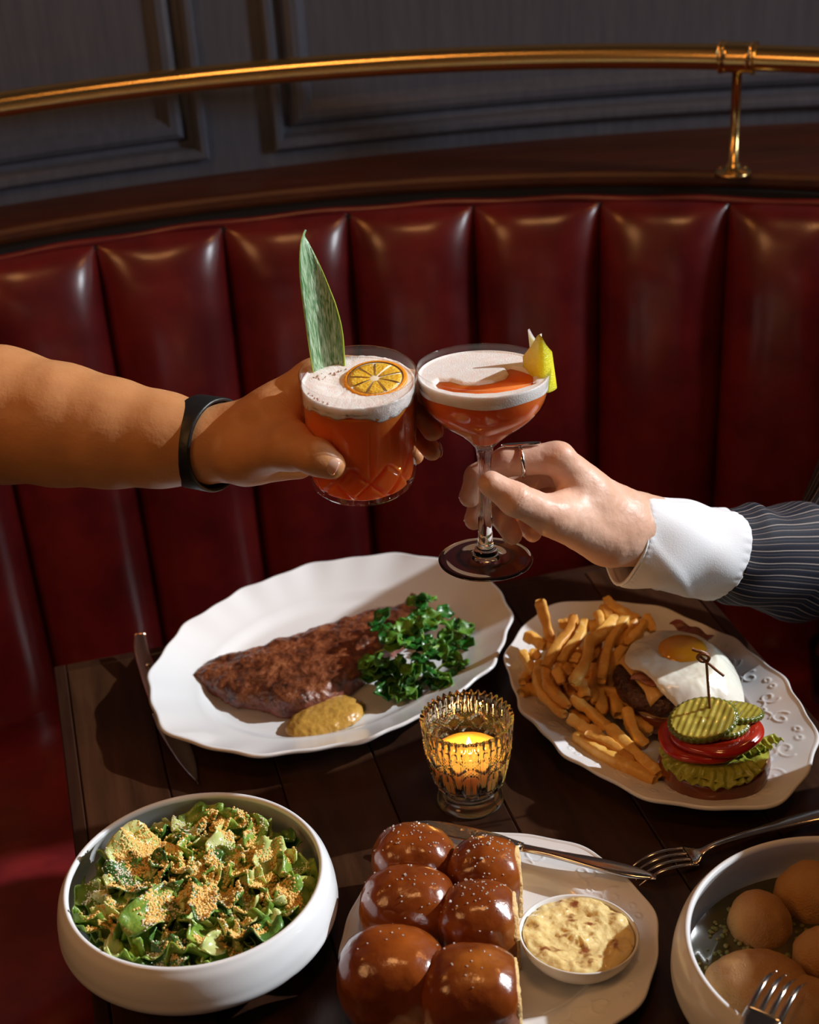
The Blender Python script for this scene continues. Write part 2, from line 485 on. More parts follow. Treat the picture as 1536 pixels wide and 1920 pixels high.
# wooden ledge behind the bench back: front edge follows the bench, back edge the wall
ph = np.linspace(-.95, .95, 90); fr = BC + (BR + .014) * np.stack([np.sin(ph), np.cos(ph)], -1)
rows = []
for p in fr:
    xb = p[0] * 1.04 + .0; ybk = WC[1] + math.sqrt(max(WR ** 2 - (xb - WC[0]) ** 2, .01)) + .004
    yb = max(ybk, p[1] + .05); d = np.array([xb - p[0], yb - p[1]]); d /= np.linalg.norm(d); q = np.array([xb, yb])
    rows.append([[*(p + d * .010), .276], [*p, .278], [*(p - d * .002), .283], [*(p - d * .002), .290], [*(p + d * .001), .2945], [*(p + d * .007), .296], [*q, .296], [*q, .276]])
led = M('trim_1', gridf(np.array(rows), cv=True), MT['ledge'], smooth=False); tag(led, kind='structure')
M('trim_2', arcsweep(BC, [(BR + .001, -.70), (BR + .07, -.70), (BR + .07, .277), (BR + .001, .277)], -.93, .93), MT['black'], smooth=False).__setitem__('kind', 'structure')

# unseen wall added to block sun: low sill by the booth, higher towards camera
_wb = [(-.70, 1.10, -.75, .45), (1.10, 1.68, -.75, .15), (1.68, 1.835, -.75, 1.25)]
tag(M('sun_blocker_wall', join(*[box(1.19, (a + b) / 2, (c + d) / 2, .06, b - a, d - c) for a, b, c, d in _wb]), MT['wainscot'], smooth=False), kind='structure')

# unseen wood-capped panel added right of the table to shade the soup bowl
tag(M('sun_blocker_panel', join(box(.515, .755, -.27, .035, .59, .96), box(.515, .755, .216, .055, .61, .014)), MT['ledge'], smooth=False), kind='structure')

# ================================================================== banquette
bq = thing('banquette', 'curved oxblood leather banquette with vertical channel-tufted back', 'bench', (0, 1.7, -.75))
SEAT_Z = -.28
PH0, DPH = -.325, .1292


def rb(z):  # leaning back line
    return BR - .062 * (.255 - z) / .535


def channel(k):
    a, b = PH0 + k * DPH, PH0 + (k + 1) * DPH
    u = np.r_[np.linspace(-1, -.86, 6), np.linspace(-.80, .80, 17), np.linspace(.86, 1, 6)]
    v = np.r_[np.linspace(0, .8, 16), np.linspace(.82, .97, 14), np.linspace(.975, 1, 8)]
    U, W = np.meshgrid(u, v, indexing='ij'); z = -.36 + (.262 + .36) * W
    top = np.sqrt(np.clip((1 - W) / .16, 0, 1)); top = top * (2 - top)
    acr = (1 - np.abs(U) ** 2.8) ** .62
    bulge = .044 * acr * (.12 + .88 * top) + .004
    r = rb(z) - bulge; ph = (a + b) / 2 + U * (b - a) / 2
    z = z + .004 * acr * (1 - top)
    P = np.stack([BC[0] + r * np.sin(ph), BC[1] + r * np.cos(ph), z], -1)
    V, Fq = gridf(P)
    V = V.copy(); fn = fnoise(V, 9, 3, k * 3.1); V[:, 1] += fn * .0022
    M('channel_cushion', (V, Fq), MT['leather'], bq)


for k in range(-5, 10): channel(k)
ph = np.linspace(PH0 - 5 * DPH, PH0 + 10 * DPH, 160)
M('piping', tube(arc(BC, BR + .001, ph, .266 + .0012 * np.sin(ph * 2 * PI / DPH)), .0052, 10), MT['leather'], bq)
M('back_board', arcsweep(BC, [(BR - .075, -.74), (BR - .004, -.74), (BR - .001, .262), (BR - .006, .262)], -.93, .93, 90), MT['black'], bq, smooth=False)
sp = [(BR - .61, SEAT_Z - .10), (BR - .61, SEAT_Z - .03), (BR - .595, SEAT_Z - .008), (BR - .56, SEAT_Z), (BR - .2, SEAT_Z + .004), (BR - .09, SEAT_Z), (BR - .07, SEAT_Z - .04), (BR - .07, SEAT_Z - .10)]
M('seat_cushion', arcsweep(BC, sp, -.93, .93, 90), MT['leather'], bq, smooth=True)
M('plinth', arcsweep(BC, [(BR - .57, -.75), (BR - .08, -.75), (BR - .08, SEAT_Z - .10), (BR - .57, SEAT_Z - .10)], -.93, .93, 60), MT['black'], bq, smooth=False)

# ================================================================== brass rail
rl = thing('brass_rail', 'polished brass foot rail tube on a short post above the mahogany ledge', 'rail', (.405, 1.755, .296))
rl['label'] = 'long curved polished brass rail on a short post above the wooden ledge'
RC, RR, RZ = np.array([-.015, .830]), 1.036, .430
php = math.asin((.4045 - RC[0]) / RR)
M('rail_tube', tube(arc(RC, RR, np.linspace(-.75, .80, 120), RZ), .0145, 24), MT['brass'], rl)
M('collar', join(tube(arc(RC, RR, np.linspace(php - .017, php + .017, 6), RZ), .0172, 24), tube(arc(RC, RR, np.linspace(php - .020, php - .015, 3), RZ), .0184, 24),
                 tube(arc(RC, RR, np.linspace(php + .015, php + .020, 3), RZ), .0184, 24)), MT['brass'], rl)
pp = arc(RC, RR, php, RZ)
M('post', tube([(pp[0], pp[1], .299), (pp[0], pp[1], RZ - .012)], .0056, 20), MT['brass'], rl)
fl = lathe([(0, 0), (.021, 0), (.0215, .002), (.020, .004), (.0095, .0055), (.008, .012), (.0056, .014), (0, .014)], 40)
M('flange', xf(fl, None, (pp[0], pp[1], .2962)), MT['brass'], rl)
for k in range(3):
    a = k * 2.1 + .4
    M('screw', xf(lathe([(0, .004), (.002, .004), (.0014, .0056), (0, .006)], 12), None, (pp[0] + .0165 * math.cos(a), pp[1] + .0165 * math.sin(a), .2962)), MT['brass'], rl)

# ================================================================== table
TA, TU, TW = np.array([-.356, 1.270]), np.array([.9732, .2300]), np.array([.2300, -.9732])
tb = thing('dining_table', 'dark walnut plank dining table laid with the food', 'table', (0, 1.0, -.75))


def tbox(u0, u1, w0, w1, z0, z1, bev=.0012):
    V = []
    for (z, i) in ((z0, 0), (z1 - bev, 0), (z1, bev)):
        for (a, b) in ((u0 + i, w0 + i), (u1 - i, w0 + i), (u1 - i, w1 - i), (u0 + i, w1 - i)):
            p = TA + TU * a + TW * b; V.append((p[0], p[1], z))
    Fq = [[0, 1, 2, 3]] + [[r * 4 + i, r * 4 + 4 + i, r * 4 + 4 + (i + 1) % 4, r * 4 + (i + 1) % 4] for r in (0, 1) for i in range(4)] + [[11, 10, 9, 8]]
    return V, Fq


TWID, TLEN = .645, 1.05
edges = [.012, .085, .178, .262, .350, .452, .545, TWID - .012]
for i in range(len(edges) - 1):
    M('plank', tbox(edges[i] + .0004, edges[i + 1] - .0004, .012, TLEN - .012, -.030, 0), MT['walnut' if i % 2 == 0 else 'walnut2'], tb, smooth=False)
M('edge_band', tbox(0, .0116, 0, TLEN, -.034, 0), MT['walnut2'], tb, smooth=False)
M('edge_band', tbox(TWID - .0116, TWID, 0, TLEN, -.034, 0), MT['walnut2'], tb, smooth=False)
M('edge_band', tbox(.012, TWID - .012, 0, .0116, -.034, 0), MT['walnut2'], tb, smooth=False)
M('edge_band', tbox(.012, TWID - .012, TLEN - .0116, TLEN, -.034, 0), MT['walnut2'], tb, smooth=False)
c = TA + TU * TWID / 2 + TW * TLEN / 2
M('pedestal', xf(lathe([(0, 0), (.26, 0), (.26, .012), (.05, .03), (.035, .06), (.035, .70), (.09, .7155), (0, .7155)], 48), None, (c[0], c[1], -.75)), MT['black'], tb)

# ================================================================== dishes
def scroll_pts():
    """one embossed scroll, in lobe units: s along the rim (-1..1), t across it (0..1)"""
    P = []
    for sg in (-1, 1):
        for q in np.linspace(0, 1, 40):
            a = 6.4 * q; rr = .27 * (1 - .80 * q); P.append((sg * (.46 + rr * math.cos(a + 2.2)), .50 + rr * 1.05 * math.sin(a + 2.2)))
        for q in np.linspace(0, 1, 14): P.append((sg * (.12 + .30 * q), .20 + .10 * math.sin(q * 3)))
        for a in np.linspace(0, 5.2, 16): P.append((sg * (.86 + .07 * math.cos(a)), .74 + .07 * math.sin(a)))
    for a in np.linspace(0, 6.28, 14): P.append((.08 * math.cos(a), .16 + .07 * math.sin(a)))
    return np.array(P)


def dish(name, label, c, a, b, ang, prof, wave, mtl, emboss=0, zwave=0.0, n=480, cat='plate', group=None):
    """oval dish: prof = (fraction of the radius, height) along top then underside; wave(theta) scallops the rim"""
    prof = np.array(prof, float); th = np.linspace(0, 2 * PI, n, endpoint=False)
    T, fr = np.meshgrid(th, prof[:, 0], indexing='ij'); _, z = np.meshgrid(th, prof[:, 1], indexing='ij'); z = z.copy()
    w = np.clip((fr - .62) / .38, 0, 1) ** 1.5; rad = a * b / np.hypot(b * np.cos(T), a * np.sin(T))
    r = rad * fr * (1 + w * wave(T)); z += zwave * w * wave(T) * 20 * .001
    if emboss:
        lo, hi = .70, .955; nl = emboss; top = np.arange(len(prof))[None, :] <= int(np.argmax(prof[:, 0]))
        t = (fr - lo) / (hi - lo); s = ((T * nl / (2 * PI)) % 1) * 2 - 1; sc = (2 * PI * rad / nl / 2) / ((hi - lo) * rad)
        m = (t > 0) & (t < 1) & top; Sp = scroll_pts(); q = np.stack([s[m] * sc[m], t[m]], -1); d = np.full(len(q), 9.0)
        for p in Sp: d = np.minimum(d, np.hypot(q[:, 0] - p[0] * sc[m], q[:, 1] - p[1]))
        e = np.zeros_like(z); e[m] = .0007 * np.exp(-(d / .034) ** 2) * np.clip(np.minimum(t[m], 1 - t[m]) * 8, 0, 1); z += e
    P = np.stack([r * np.cos(T), r * np.sin(T), z], -1); V, Fq = gridf(P, cu=True)
    V = V @ rotz(ang).T + [c[0], c[1], 0]
    return tag(M(name, (V, Fq[:, ::-1] if False else Fq), mtl), label, cat, group)


def platter_prof(h, well=.60, fine=26, zb=.0055):
    s = [(0, zb), (.2, zb), (.4, zb), (well - .04, zb), (well, zb + .0008), (well + .03, zb + .003), (well + .06, zb + .0062), (well + .09, zb + .008)]
    f0, z0 = s[-1]
    for q in np.linspace(0, 1, fine)[1:]: s.append((f0 + (.975 - f0) * q, z0 + (h - .001 - z0) * q ** 1.15))
    s += [(.985, h), (.994, h - .0002), (1.0, h - .0016), (.996, h - .0034), (.98, h - .005)]
    s += [(.80, h * .45), (well + .06, .003), (well + .02, .0006), (well, 0), (well - .03, 0), (well - .05, .002), (0, .002)]
    return s


wave1 = lambda T: .012 * np.cos(12 * T + .4) + .007 * np.cos(24 * T + .9) + .004 * np.cos(6 * T)
wave2 = lambda T: .016 * np.cos(10 * T) + .008 * np.cos(20 * T + .2)
wave3 = lambda T: .012 * np.cos(8 * T + .5) + .006 * np.cos(16 * T + 1.0)
SPC = np.array([-.0795, 1.232]); SPA = R(41.9)
dish('steak_platter', 'large white scallop-edged oval platter holding the steak', SPC, .188, .147, SPA, platter_prof(.030, .66), wave1, MT['china'], zwave=.3, cat='platter')
BPC = np.array([.205, 1.124]); BPA = R(-66.3)
dish('burger_platter', 'white oval platter with embossed scroll rim holding the burger and fries', BPC, .172, .1145, BPA, platter_prof(.026, .60, 40), wave2, MT['china'], emboss=10, zwave=.2, n=720, cat='platter')
RPC = np.array([.045, .845])
dish('bread_plate', 'round white plate with embossed rim under the bread rolls', RPC, .1155, .1155, R(10), platter_prof(.019, .60, 40), wave3, MT['china'], emboss=8, zwave=.2, n=640)


def bowl_prof(r, h, bulge, t=.0045):
    o = smoothprof([(r * .50, 0), (r * .62, .0012), (r * .80, h * .17), (r * (1 + bulge) * .975, h * .42), (r * (1 + bulge), h * .62), (r * (1 + bulge * .6), h * .86), (r, h - .0012)], 7)
    rim = [(r - .0008, h - .0003), (r - .0022, h), (r - .0036, h - .0008)]
    i = smoothprof([(r - .0044, h - .003), (r * (1 + bulge * .6) - t, h * .80), (r * (1 + bulge) - t, h * .60), (r * (1 + bulge) * .96 - t, h * .40), (r * .78 - t * .6, h * .17 + .003), (r * .5, .0065), (r * .2, .006)], 7)
    return [(0, .0015), (r * .44, .0015), (r * .47, 0)] + o.tolist() + rim + i.tolist() + [(0, .006)]


SBC = np.array([-.174, .878])
tag(M('salad_bowl', xf(lathe(bowl_prof(.0955, .066, .075), 128), None, (*SBC, 0)), MT['stoneware']), 'deep round white bowl full of caesar salad', 'bowl')
SOC = np.array([.270, .768])
tag(M('soup_bowl', xf(lathe(bowl_prof(.1045, .070, .075), 128), None, (*SOC, 0)), MT['stoneware']), 'round white bowl of broth with foamy balls, at the lower right corner', 'bowl')

# ================================================================== steak, mustard, watercress
MT['steak'] = mat('seared_steak', (.030, .009, .006), .26, color2=(.20, .055, .018), color3=(.42, .16, .06), cpos=(.36, .52), cpos3=.70, cscale=52, cdetail=8, crough=.78, rvar=.45, bump=.6, bscale=190, bdist=.004, bdetail=8, coat=.6, coatr=.14)
MT['steak_side'] = mat('steak_side_meat', (.26, .075, .045), .35, color2=(.11, .035, .025), cscale=60, cdetail=7, bump=.5, bscale=220, bdist=.003, coat=.3, coatr=.2)
px = [(352, 1256), (372, 1234), (415, 1213), (455, 1212), (500, 1200), (560, 1182), (640, 1156), (705, 1136), (745, 1130), (762, 1112), (785, 1112), (800, 1135), (795, 1165),
      (765, 1190), (735, 1215), (700, 1245), (650, 1285), (610, 1308), (570, 1322), (520, 1322), (478, 1308), (440, 1305), (410, 1290), (378, 1270)]
poly = np.array([pt(x, y + 4, z=.019)[:2] for x, y in px]); poly = smoothprof(np.vstack([poly, poly[:1]]), 5)[:-1, :2]


def stop(d, X, Y):
    n = np.array([noise.fractal(Vector((float(a) * 45, float(b) * 45, 3.3)), .9, 2, 3) for a, b in zip(X.ravel(), Y.ravel())]).reshape(X.shape)
    lf = np.clip((X + .20) / .06, 0, 1)
    return np.clip((.0125 + .0085 * lf) * (1 - np.exp(-np.maximum(d, 0) / .004)) + n * .0022, .003, .03)


sv = slab(poly, .0062, stop, .0035, .0016)
sv = roughen(sv, .0013, 110, 4)
N = vnormals(*sv); fm = (N[sv[1][:, 0], 2] < .35).astype(int)
stk = tag(M('steak', sv, [MT['steak'], MT['steak_side']], fmat=fm), 'long seared strip steak with a dark glossy crust on the oval platter', 'steak')

MT['mustard'] = mat('wholegrain_mustard', (.62, .36, .07), .28, color2=(.50, .26, .045), cscale=180, sss=.2, ssr=(1, .6, .1), sscale=.004, bump=.35, bscale=700, bdist=.001, coat=.4)
px = [(532, 1362), (548, 1340), (585, 1318), (625, 1303), (655, 1302), (677, 1316), (680, 1335), (662, 1352), (620, 1368), (575, 1378), (545, 1376)]
poly = np.array([pt(x, y + 3, z=.010)[:2] for x, y in px]); poly = smoothprof(np.vstack([poly, poly[:1]]), 5)[:-1, :2]
mv = roughen(slab(poly, .0062, lambda d, X, Y: .003 + .0085 * (1 - np.exp(-np.maximum(d, 0) / .007)), .002, .0011), .0007, 160)
tag(M('mustard', mv, MT['mustard']), 'oval dollop of yellow mustard in front of the steak', 'sauce')

MT['oil'] = mat('yellow_oil', (.75, .62, .08), .05, trans=.8, ior=1.4)
px = [(545, 1379), (600, 1379), (660, 1362), (684, 1340), (686, 1322), (676, 1314), (660, 1350), (600, 1372)]
poly = np.array([pt(x, y, z=.0062)[:2] for x, y in px])
tag(M('oil_pool', slab(poly, .0058, lambda d, X, Y: .0009 + 0 * X, .0003, .0006), MT['oil']), 'thin yellow oil edge seeping from the mustard', 'sauce', kind='stuff')

MT['cress'] = mat('watercress_green', (.035, .13, .010), .42, color2=(.14, .31, .025), cscale=60, spec=.5, sss=.15, ssr=(.3, 1, .1), sscale=.003, bump=.3, bscale=180, bdist=.001)
MT['cress_dark'] = mat('watercress_dark_green', (.012, .085, .012), .28, color2=(.03, .17, .02), cscale=60, bump=.3, bscale=180, bdist=.001)
MT['cress_stem'] = mat('watercress_stem', (.28, .42, .06), .35)


def leaf_vf(L, W, cup=.3, ruff=.1, seed=0, nu=9, nv=7, pw=.75):
    """rounded little leaf from the origin along +x, normal +z, thin but closed"""
    u = np.linspace(0, 1, nu); v = np.linspace(-1, 1, nv); U, Vv = np.meshgrid(u, v, indexing='ij')
    w = W / 2 * np.sin(PI * np.clip(U, .02, .985) ** pw) ** .7
    x = L * U + .04 * L * np.abs(Vv) * np.sin(U * 9 + seed); y = w * Vv
    z = cup * W * (np.abs(Vv) ** 2) * .5 + ruff * W * np.sin(U * 11 + seed * 1.7 + Vv * 2) * np.abs(Vv) - .15 * L * U ** 2
    t = .00045
    top = np.stack([x, y, z + t], -1); bot = np.stack([x, y, z - t], -1)
    a, f1 = gridf(top); b, f2 = gridf(bot); Vx = np.vstack([a, b]); n = nu * nv
    Fl = f1.tolist() + (f2[:, ::-1] + n).tolist()
    bd = [i * nv for i in range(nu)] + [(nu - 1) * nv + j for j in range(1, nv)] + [i * nv + nv - 1 for i in range(nu - 2, -1, -1)] + list(range(nv - 2, 0, -1))
    Fl += [[bd[k], bd[k - 1], bd[k - 1] + n, bd[k] + n] for k in range(len(bd))]
    return Vx, Fl


rng = random.Random(7)
heap_c = pt(775, 1240, z=.02)
sprig_spec = [  # px start, px end of the stem, heights
    (705, 1225, .030, 805, 1205, .040), (742, 1232, .034, 762, 1285, .016), (793, 1150, .040, 785, 1128, .046), (835, 1185, .022, 874, 1200, .015),
    (770, 1190, .045, 830, 1165, .040), (750, 1255, .022, 700, 1270, .012), (815, 1260, .020, 870, 1240, .014), (775, 1285, .014, 730, 1305, .010), (740, 1200, .042, 705, 1170, .036),
    (790, 1230, .036, 848, 1215, .024), (800, 1275, .016, 845, 1280, .012), (760, 1215, .048, 735, 1180, .044), (785, 1255, .026, 755, 1300, .012), (820, 1220, .028, 860, 1262, .012),
    (775, 1175, .038, 822, 1148, .034), (735, 1255, .024, 690, 1235, .026), (795, 1200, .046, 770, 1160, .044), (770, 1245, .032, 815, 1292, .010), (740, 1280, .016, 775, 1305, .010)]
for i, (x0, y0, z0, x1, y1, z1) in enumerate(sprig_spec):
    a, b = pt(x0, y0, z=z0), pt(x1, y1, z=z1); mid = (a + b) / 2 + [0, 0, .006]
    lab = ['long bright green watercress stem lying across the top of the greens', 'thin watercress stem hanging down the front of the greens', 'watercress sprig standing up at the back of the greens by the steak end',
           'pale stem end sticking out to the right of the greens', 'leafy watercress sprig at the top right of the heap', 'watercress sprig reaching towards the mustard at the lower left of the greens', 'watercress sprig at the far right edge of the greens',
           'low watercress sprig lying flat at the bottom left of the greens', 'watercress sprig leaning on the steak at the upper left of the greens', 'watercress sprig right of the middle of the greens', 'flat leafy sprig at the bottom right of the greens',
           'highest watercress sprig, on the crown of the heap against the steak', 'watercress sprig hanging down the middle front of the greens', 'watercress sprig on the right slope of the greens', 'watercress sprig at the back right of the greens',
           'watercress sprig touching the steak side, left of the middle of the greens', 'watercress sprig on top, behind the long pale stem', 'watercress sprig at the lower front right of the greens', 'lowest watercress sprig at the front of the greens, nearest the candle'][i]
    s = thing('watercress_sprig', lab, 'herb', (*((a + b) / 2)[:2], .007), 'watercress sprigs beside the steak')
    path = smoothprof([a, mid, b], 6)
    M('stem', tube(path, [.0013, .0011, .0008], 6), MT['cress_stem'], s)
    nl = 2 if i < 2 else 6
    for k in range(nl + (1 if i > 2 else 0)):
        q = path[int((k + .5) / nl * (len(path) - 1)) % len(path)] if i > 1 else b
        L = rng.uniform(.013, .021); d = np.array([rng.uniform(-1, 1), rng.uniform(-1, .7), rng.uniform(-.25, .35)]); d /= np.linalg.norm(d)
        up = np.array([rng.uniform(-.6, .6), rng.uniform(-.8, .3), 1.0]); z_ = up - d * (up @ d); z_ /= np.linalg.norm(z_); Rm = np.stack([d, np.cross(z_, d), z_], 1)
        VF = xf(leaf_vf(L, L * rng.uniform(.75, 1.0), .35, .12, rng.random() * 9), Rm, q)
        VF[0][:, 2] = np.maximum(VF[0][:, 2], .0078 + (VF[0][:, 2] - VF[0][:, 2].min()) * .1)
        M('leaf', VF, MT['cress' if rng.random() < .55 else 'cress_dark'], s)

# ================================================================== cutlery
def blade_outline(P, n=14): return smoothprof(P, n)


def flatbar(path, widths, thick, side, n=12, sq=.75):
    """flat swept bar: widths along 'side' direction, given thickness"""
    P = np.array(path, float); m = len(P); t = np.linspace(0, 1, m)
    w = np.interp(t, np.linspace(0, 1, len(widths)), widths); h = np.interp(t, np.linspace(0, 1, len(thick)), thick) if not np.isscalar(thick) else np.full(m, thick)
    T = np.gradient(P, axis=0); T /= np.linalg.norm(T, axis=1)[:, None]; rows = []
    th = np.linspace(0, 2 * PI, n, endpoint=False)
    for k in range(m):
        a = np.array(side, float); a = a - T[k] * (a @ T[k]); a /= np.linalg.norm(a); b = np.cross(T[k], a)
        c = np.sign(np.cos(th)) * np.abs(np.cos(th)) ** sq; s = np.sign(np.sin(th)) * np.abs(np.sin(th)) ** sq
        rows.append(P[k] + w[k] / 2 * c[:, None] * a + h[k] / 2 * s[:, None] * b)
    V, Fq = gridf(np.array(rows), cv=True)
    return V, Fq.tolist() + [list(range(n))[::-1], [(m - 1) * n + i for i in range(n)]]


# butter knife lying across the bread plate
a, b = pt(776, 1543, z=.0235), pt(1231, 1647, z=.0235); d = (b - a) / np.linalg.norm(b - a); sd = np.cross([0, 0, 1], d)
kn = thing('butter_knife', 'steel table knife lying across the far rim of the bread plate', 'knife', (*((a + b) / 2)[:2], .02))
pb = lambda q, s=0, z=0: a + d * q * np.linalg.norm(b - a) + sd * s + np.array([0, 0, z])
M('blade', flatbar([pb(q, .002 * math.sin(q * 4)) for q in np.linspace(0, .46, 20)], [.004, .0125, .0165, .0175, .0175, .017, .016, .0145, .011, .008], .0012, sd), MT['steel'], kn)
M('handle', flatbar([pb(q, 0, .001 * math.sin((q - .45) * 5)) for q in np.linspace(.45, 1.0, 24)], [.008, .0068, .007, .0085, .0105, .0125, .014, .0145, .0115, .004], [.004, .0055, .005, .0045, .0045, .004, .003], sd), MT['steel'], kn)
# steak knife half under the steak platter
h0, h1 = pt(262, 1190, z=.020), pt(292, 1300, z=.004); tip = pt(371, 1468, z=.0015); bs = pt(298, 1335, z=.002)
kn = thing('steak_knife', 'steak knife with a coppery handle, half under the left end of the steak platter', 'knife', (*h1[:2], 0))
sd = np.cross([0, 0, 1], h1 - h0)
pth = smoothprof([h0, h0 * .72 + h1 * .28 + np.array([-.0025, 0, -.001]), h0 * .35 + h1 * .65 + np.array([-.001, 0, -.001]), h1, bs], 8)
M('handle', flatbar(pth, [.011, .014, .015, .0165, .018, .018, .016, .012], .0045, sd), MT['copper'], kn)
q = h0 * .45 + h1 * .55; M('rivet', xf(lathe([(0, -.003), (.003, -.003), (.003, .003), (0, .0036)], 16), None, q + [0, 0, .0005]), MT['steel'], kn)
bp = smoothprof([bs, bs * .5 + tip * .5 + np.array([.002, 0, 0]), tip], 10)
M('blade', flatbar(bp, [.013, .019, .020, .019, .016, .010, .001], .0014, np.cross([0, 0, 1], tip - bs)), MT['steel'], kn)


def fork(name, label, root, neck, end, roll_up, zt, tinelen=.046, wid=.024, side=None, curve=.006):
    """fork: tines start at root, run to their tips; body to neck, handle to end"""
    root, neck, end = map(lambda v: np.array(v, float), (root, neck, end)); d = (root - neck) / np.linalg.norm(root - neck)
    sd = np.cross(d, [0, 0, 1]) if side is None else np.array(side, float); sd = sd - d * (sd @ d); sd /= np.linalg.norm(sd); up = np.cross(sd, d)
    if up[2] < 0: up = -up
    f_ = thing(name, label, 'fork', (*neck[:2], zt))
    for k in range(4):
        o = (k - 1.5) / 3 * (wid - .004)
        P = [root + sd * o + d * tinelen * q + up * roll_up * curve * (math.sin(q * PI * .9) - .6 * q * q) for q in np.linspace(-.12, 1, 16)]
        M('tine', flatbar(P, [.0044, .0040, .0036, .0034, .003, .0022, .0008], [.0022, .002, .002, .0018, .0015, .0008], sd, 8), MT['steel'], f_)
    P = smoothprof([root - d * .002, root * .6 + neck * .4 - up * roll_up * .002, neck, neck * .75 + end * .25 + up * .003, neck * .4 + end * .6 + up * .004, end], 8)
    M('handle', flatbar(P, [wid, wid * .98, wid * .80, .009, .0062, .006, .0062, .0075, .009, .0115, .0135, .0145, .012, .004], [.002, .002, .0025, .003, .0035, .0035, .003, .0028, .0025, .002], sd), MT['steel'], f_)
    return f_


fork('table_fork', 'dark steel fork lying face down between the burger platter and the soup bowl', pt(1285, 1606, z=.008), pt(1345, 1582, z=.013), pt(1640, 1510, z=.006), 1, 0)
fork('dinner_fork', 'steel fork resting on the near rim of the soup bowl, tines pointing in', pt(1437, 1897, z=.0765), pt(1360, 2010, z=.081), pt(1180, 2330, z=.060), 1, .07, tinelen=.040, side=(.78, -.62, .0))

# ================================================================== pressed-glass candle holder
CHC = np.array([.0355, 1.026])
MT['votive'] = glass('amber_tinted_pressed_glass', (1, .91, .76), 1.48, .0)  # clear glass tinted amber to stand in for the candle's glow
MT['wax'] = mat('candle_wax', (.98, .58, .18), .4, sss=.8, ssr=(1, .5, .2), sscale=.012)
MT['flame'] = mat('candle_flame', (1, .8, .4), .5, emit=(1.0, .62, .22), estr=60)
ch = thing('candle_holder', 'pressed glass candle holder with saw-tooth rim and diamond pattern, lit candle inside', 'candle holder', (*CHC, 0))
ch['label'] = 'footed pressed glass candle holder with saw-tooth rim and diamond relief'


def relief(T, z):
    n = 10; s = ((T * n / (2 * PI)) % 1) * 2 - 1; e = np.zeros_like(z)
    w = 2 * PI * .033 / n / 2; S = s * w
    # arched panels on the lower body
    hz = z - .034; arch = np.sqrt((S / .0072) ** 2 + np.clip(np.abs(hz) / .0145, 0, 9) ** 2.6)
    e += np.where((z > .016) & (z < .052), -.0016 * np.clip((1 - arch) * 6, 0, 1) + .0010 * np.exp(-((arch - 1.08) / .07) ** 2) + .0013 * np.exp(-(S / .0006) ** 2) * (arch < .9), 0)
    # diamonds with fine cross hatching
    s2 = (((T * n / (2 * PI)) + .5) % 1) * 2 - 1; S2 = s2 * w
    dm = np.abs(S2) / .0078 + np.abs(z - .0565) / .0070
    band = np.clip((z - .046) / .002, 0, 1) * np.clip((.0655 - z) / .001, 0, 1)
    hat = np.maximum(np.exp(-(((S + z) / .0030 % 1 - .5) / .16) ** 2), np.exp(-(((S - z) / .0030 % 1 - .5) / .16) ** 2))
    e += band * np.where(dm < 1, -.0012 + .0008 * (dm > .80), .0009 * hat + .0012 * np.exp(-((dm - 1.08) / .08) ** 2))
    # square teeth band under the rim
    e += np.clip((z - .0665) / .0006, 0, 1) * np.clip((.0725 - z) / .0006, 0, 1) * .0012 * (np.cos(T * 36) > 0)
    e += .0009 * (z > .0745) * np.maximum(np.cos(T * 40) * np.cos((z - .078) / .0022), -.2)
    return e


zz = np.r_[np.linspace(.0175, .079, 92)]
rbody = np.interp(zz, [.0175, .022, .030, .042, .056, .068, .074, .079], [.0245, .0285, .0312, .0330, .0345, .0355, .0365, .0372])
prof = [(0, .0035), (.018, .003), (.024, 0), (.0268, .0005), (.0280, .0020), (.0275, .0038), (.0245, .0065), (.0222, .0100), (.0215, .0135)] + list(zip(rbody, zz))
prof += [(.0376, .0815), (.0374, .0835), (.0362, .0838), (.0345, .0815), (.0338, .076), (.0325, .060), (.0310, .040), (.0275, .024), (.018, .0205), (0, .0200)]
nb = len(prof)


def zm(T, z, r): return z + np.where((z > .0805) & (r > .0355), .0013 * np.cos(T * 40), 0)


def rm(T, z, r): return r + np.where((r > .9 * np.interp(z, zz, rbody)) & (z > .0172) & (z < .0795), relief(T, z), 0) + np.where((z > .0795) & (r > .0352), .0008 * np.cos(T * 40), 0)


M('glass_body', xf(lathe(prof, 400, rm, zm), None, (*CHC, 0)), MT['votive'], ch)
cn = thing('tealight_candle', 'small lit candle glowing inside the pressed glass holder', 'candle', (*CHC, .0205))
M('wax', xf(lathe([(0, .0210), (.0235, .0212), (.0272, .0270), (.0290, .038), (.0297, .0470), (.0288, .0478), (.023, .0462), (0, .0455)], 48), None, (*CHC, 0)), MT['wax'], cn)
M('wick', tube([(CHC[0], CHC[1], .0454), (CHC[0] + .0006, CHC[1], .0500)], .0005, 6), MT['black'], cn)
M('flame', xf(lathe([(0, 0), (.0014, .0012), (.0024, .004), (.0023, .0065), (.0013, .0098), (.0005, .0125), (0, .0135)], 16), None, (CHC[0] + .0006, CHC[1], .0500)), MT['flame'], cn)
light('candle_flame_glow', 'POINT', (CHC[0], CHC[1], .060), (0, 0, 0), .34, (1.0, .42, .08), shadow_soft_size=.003)

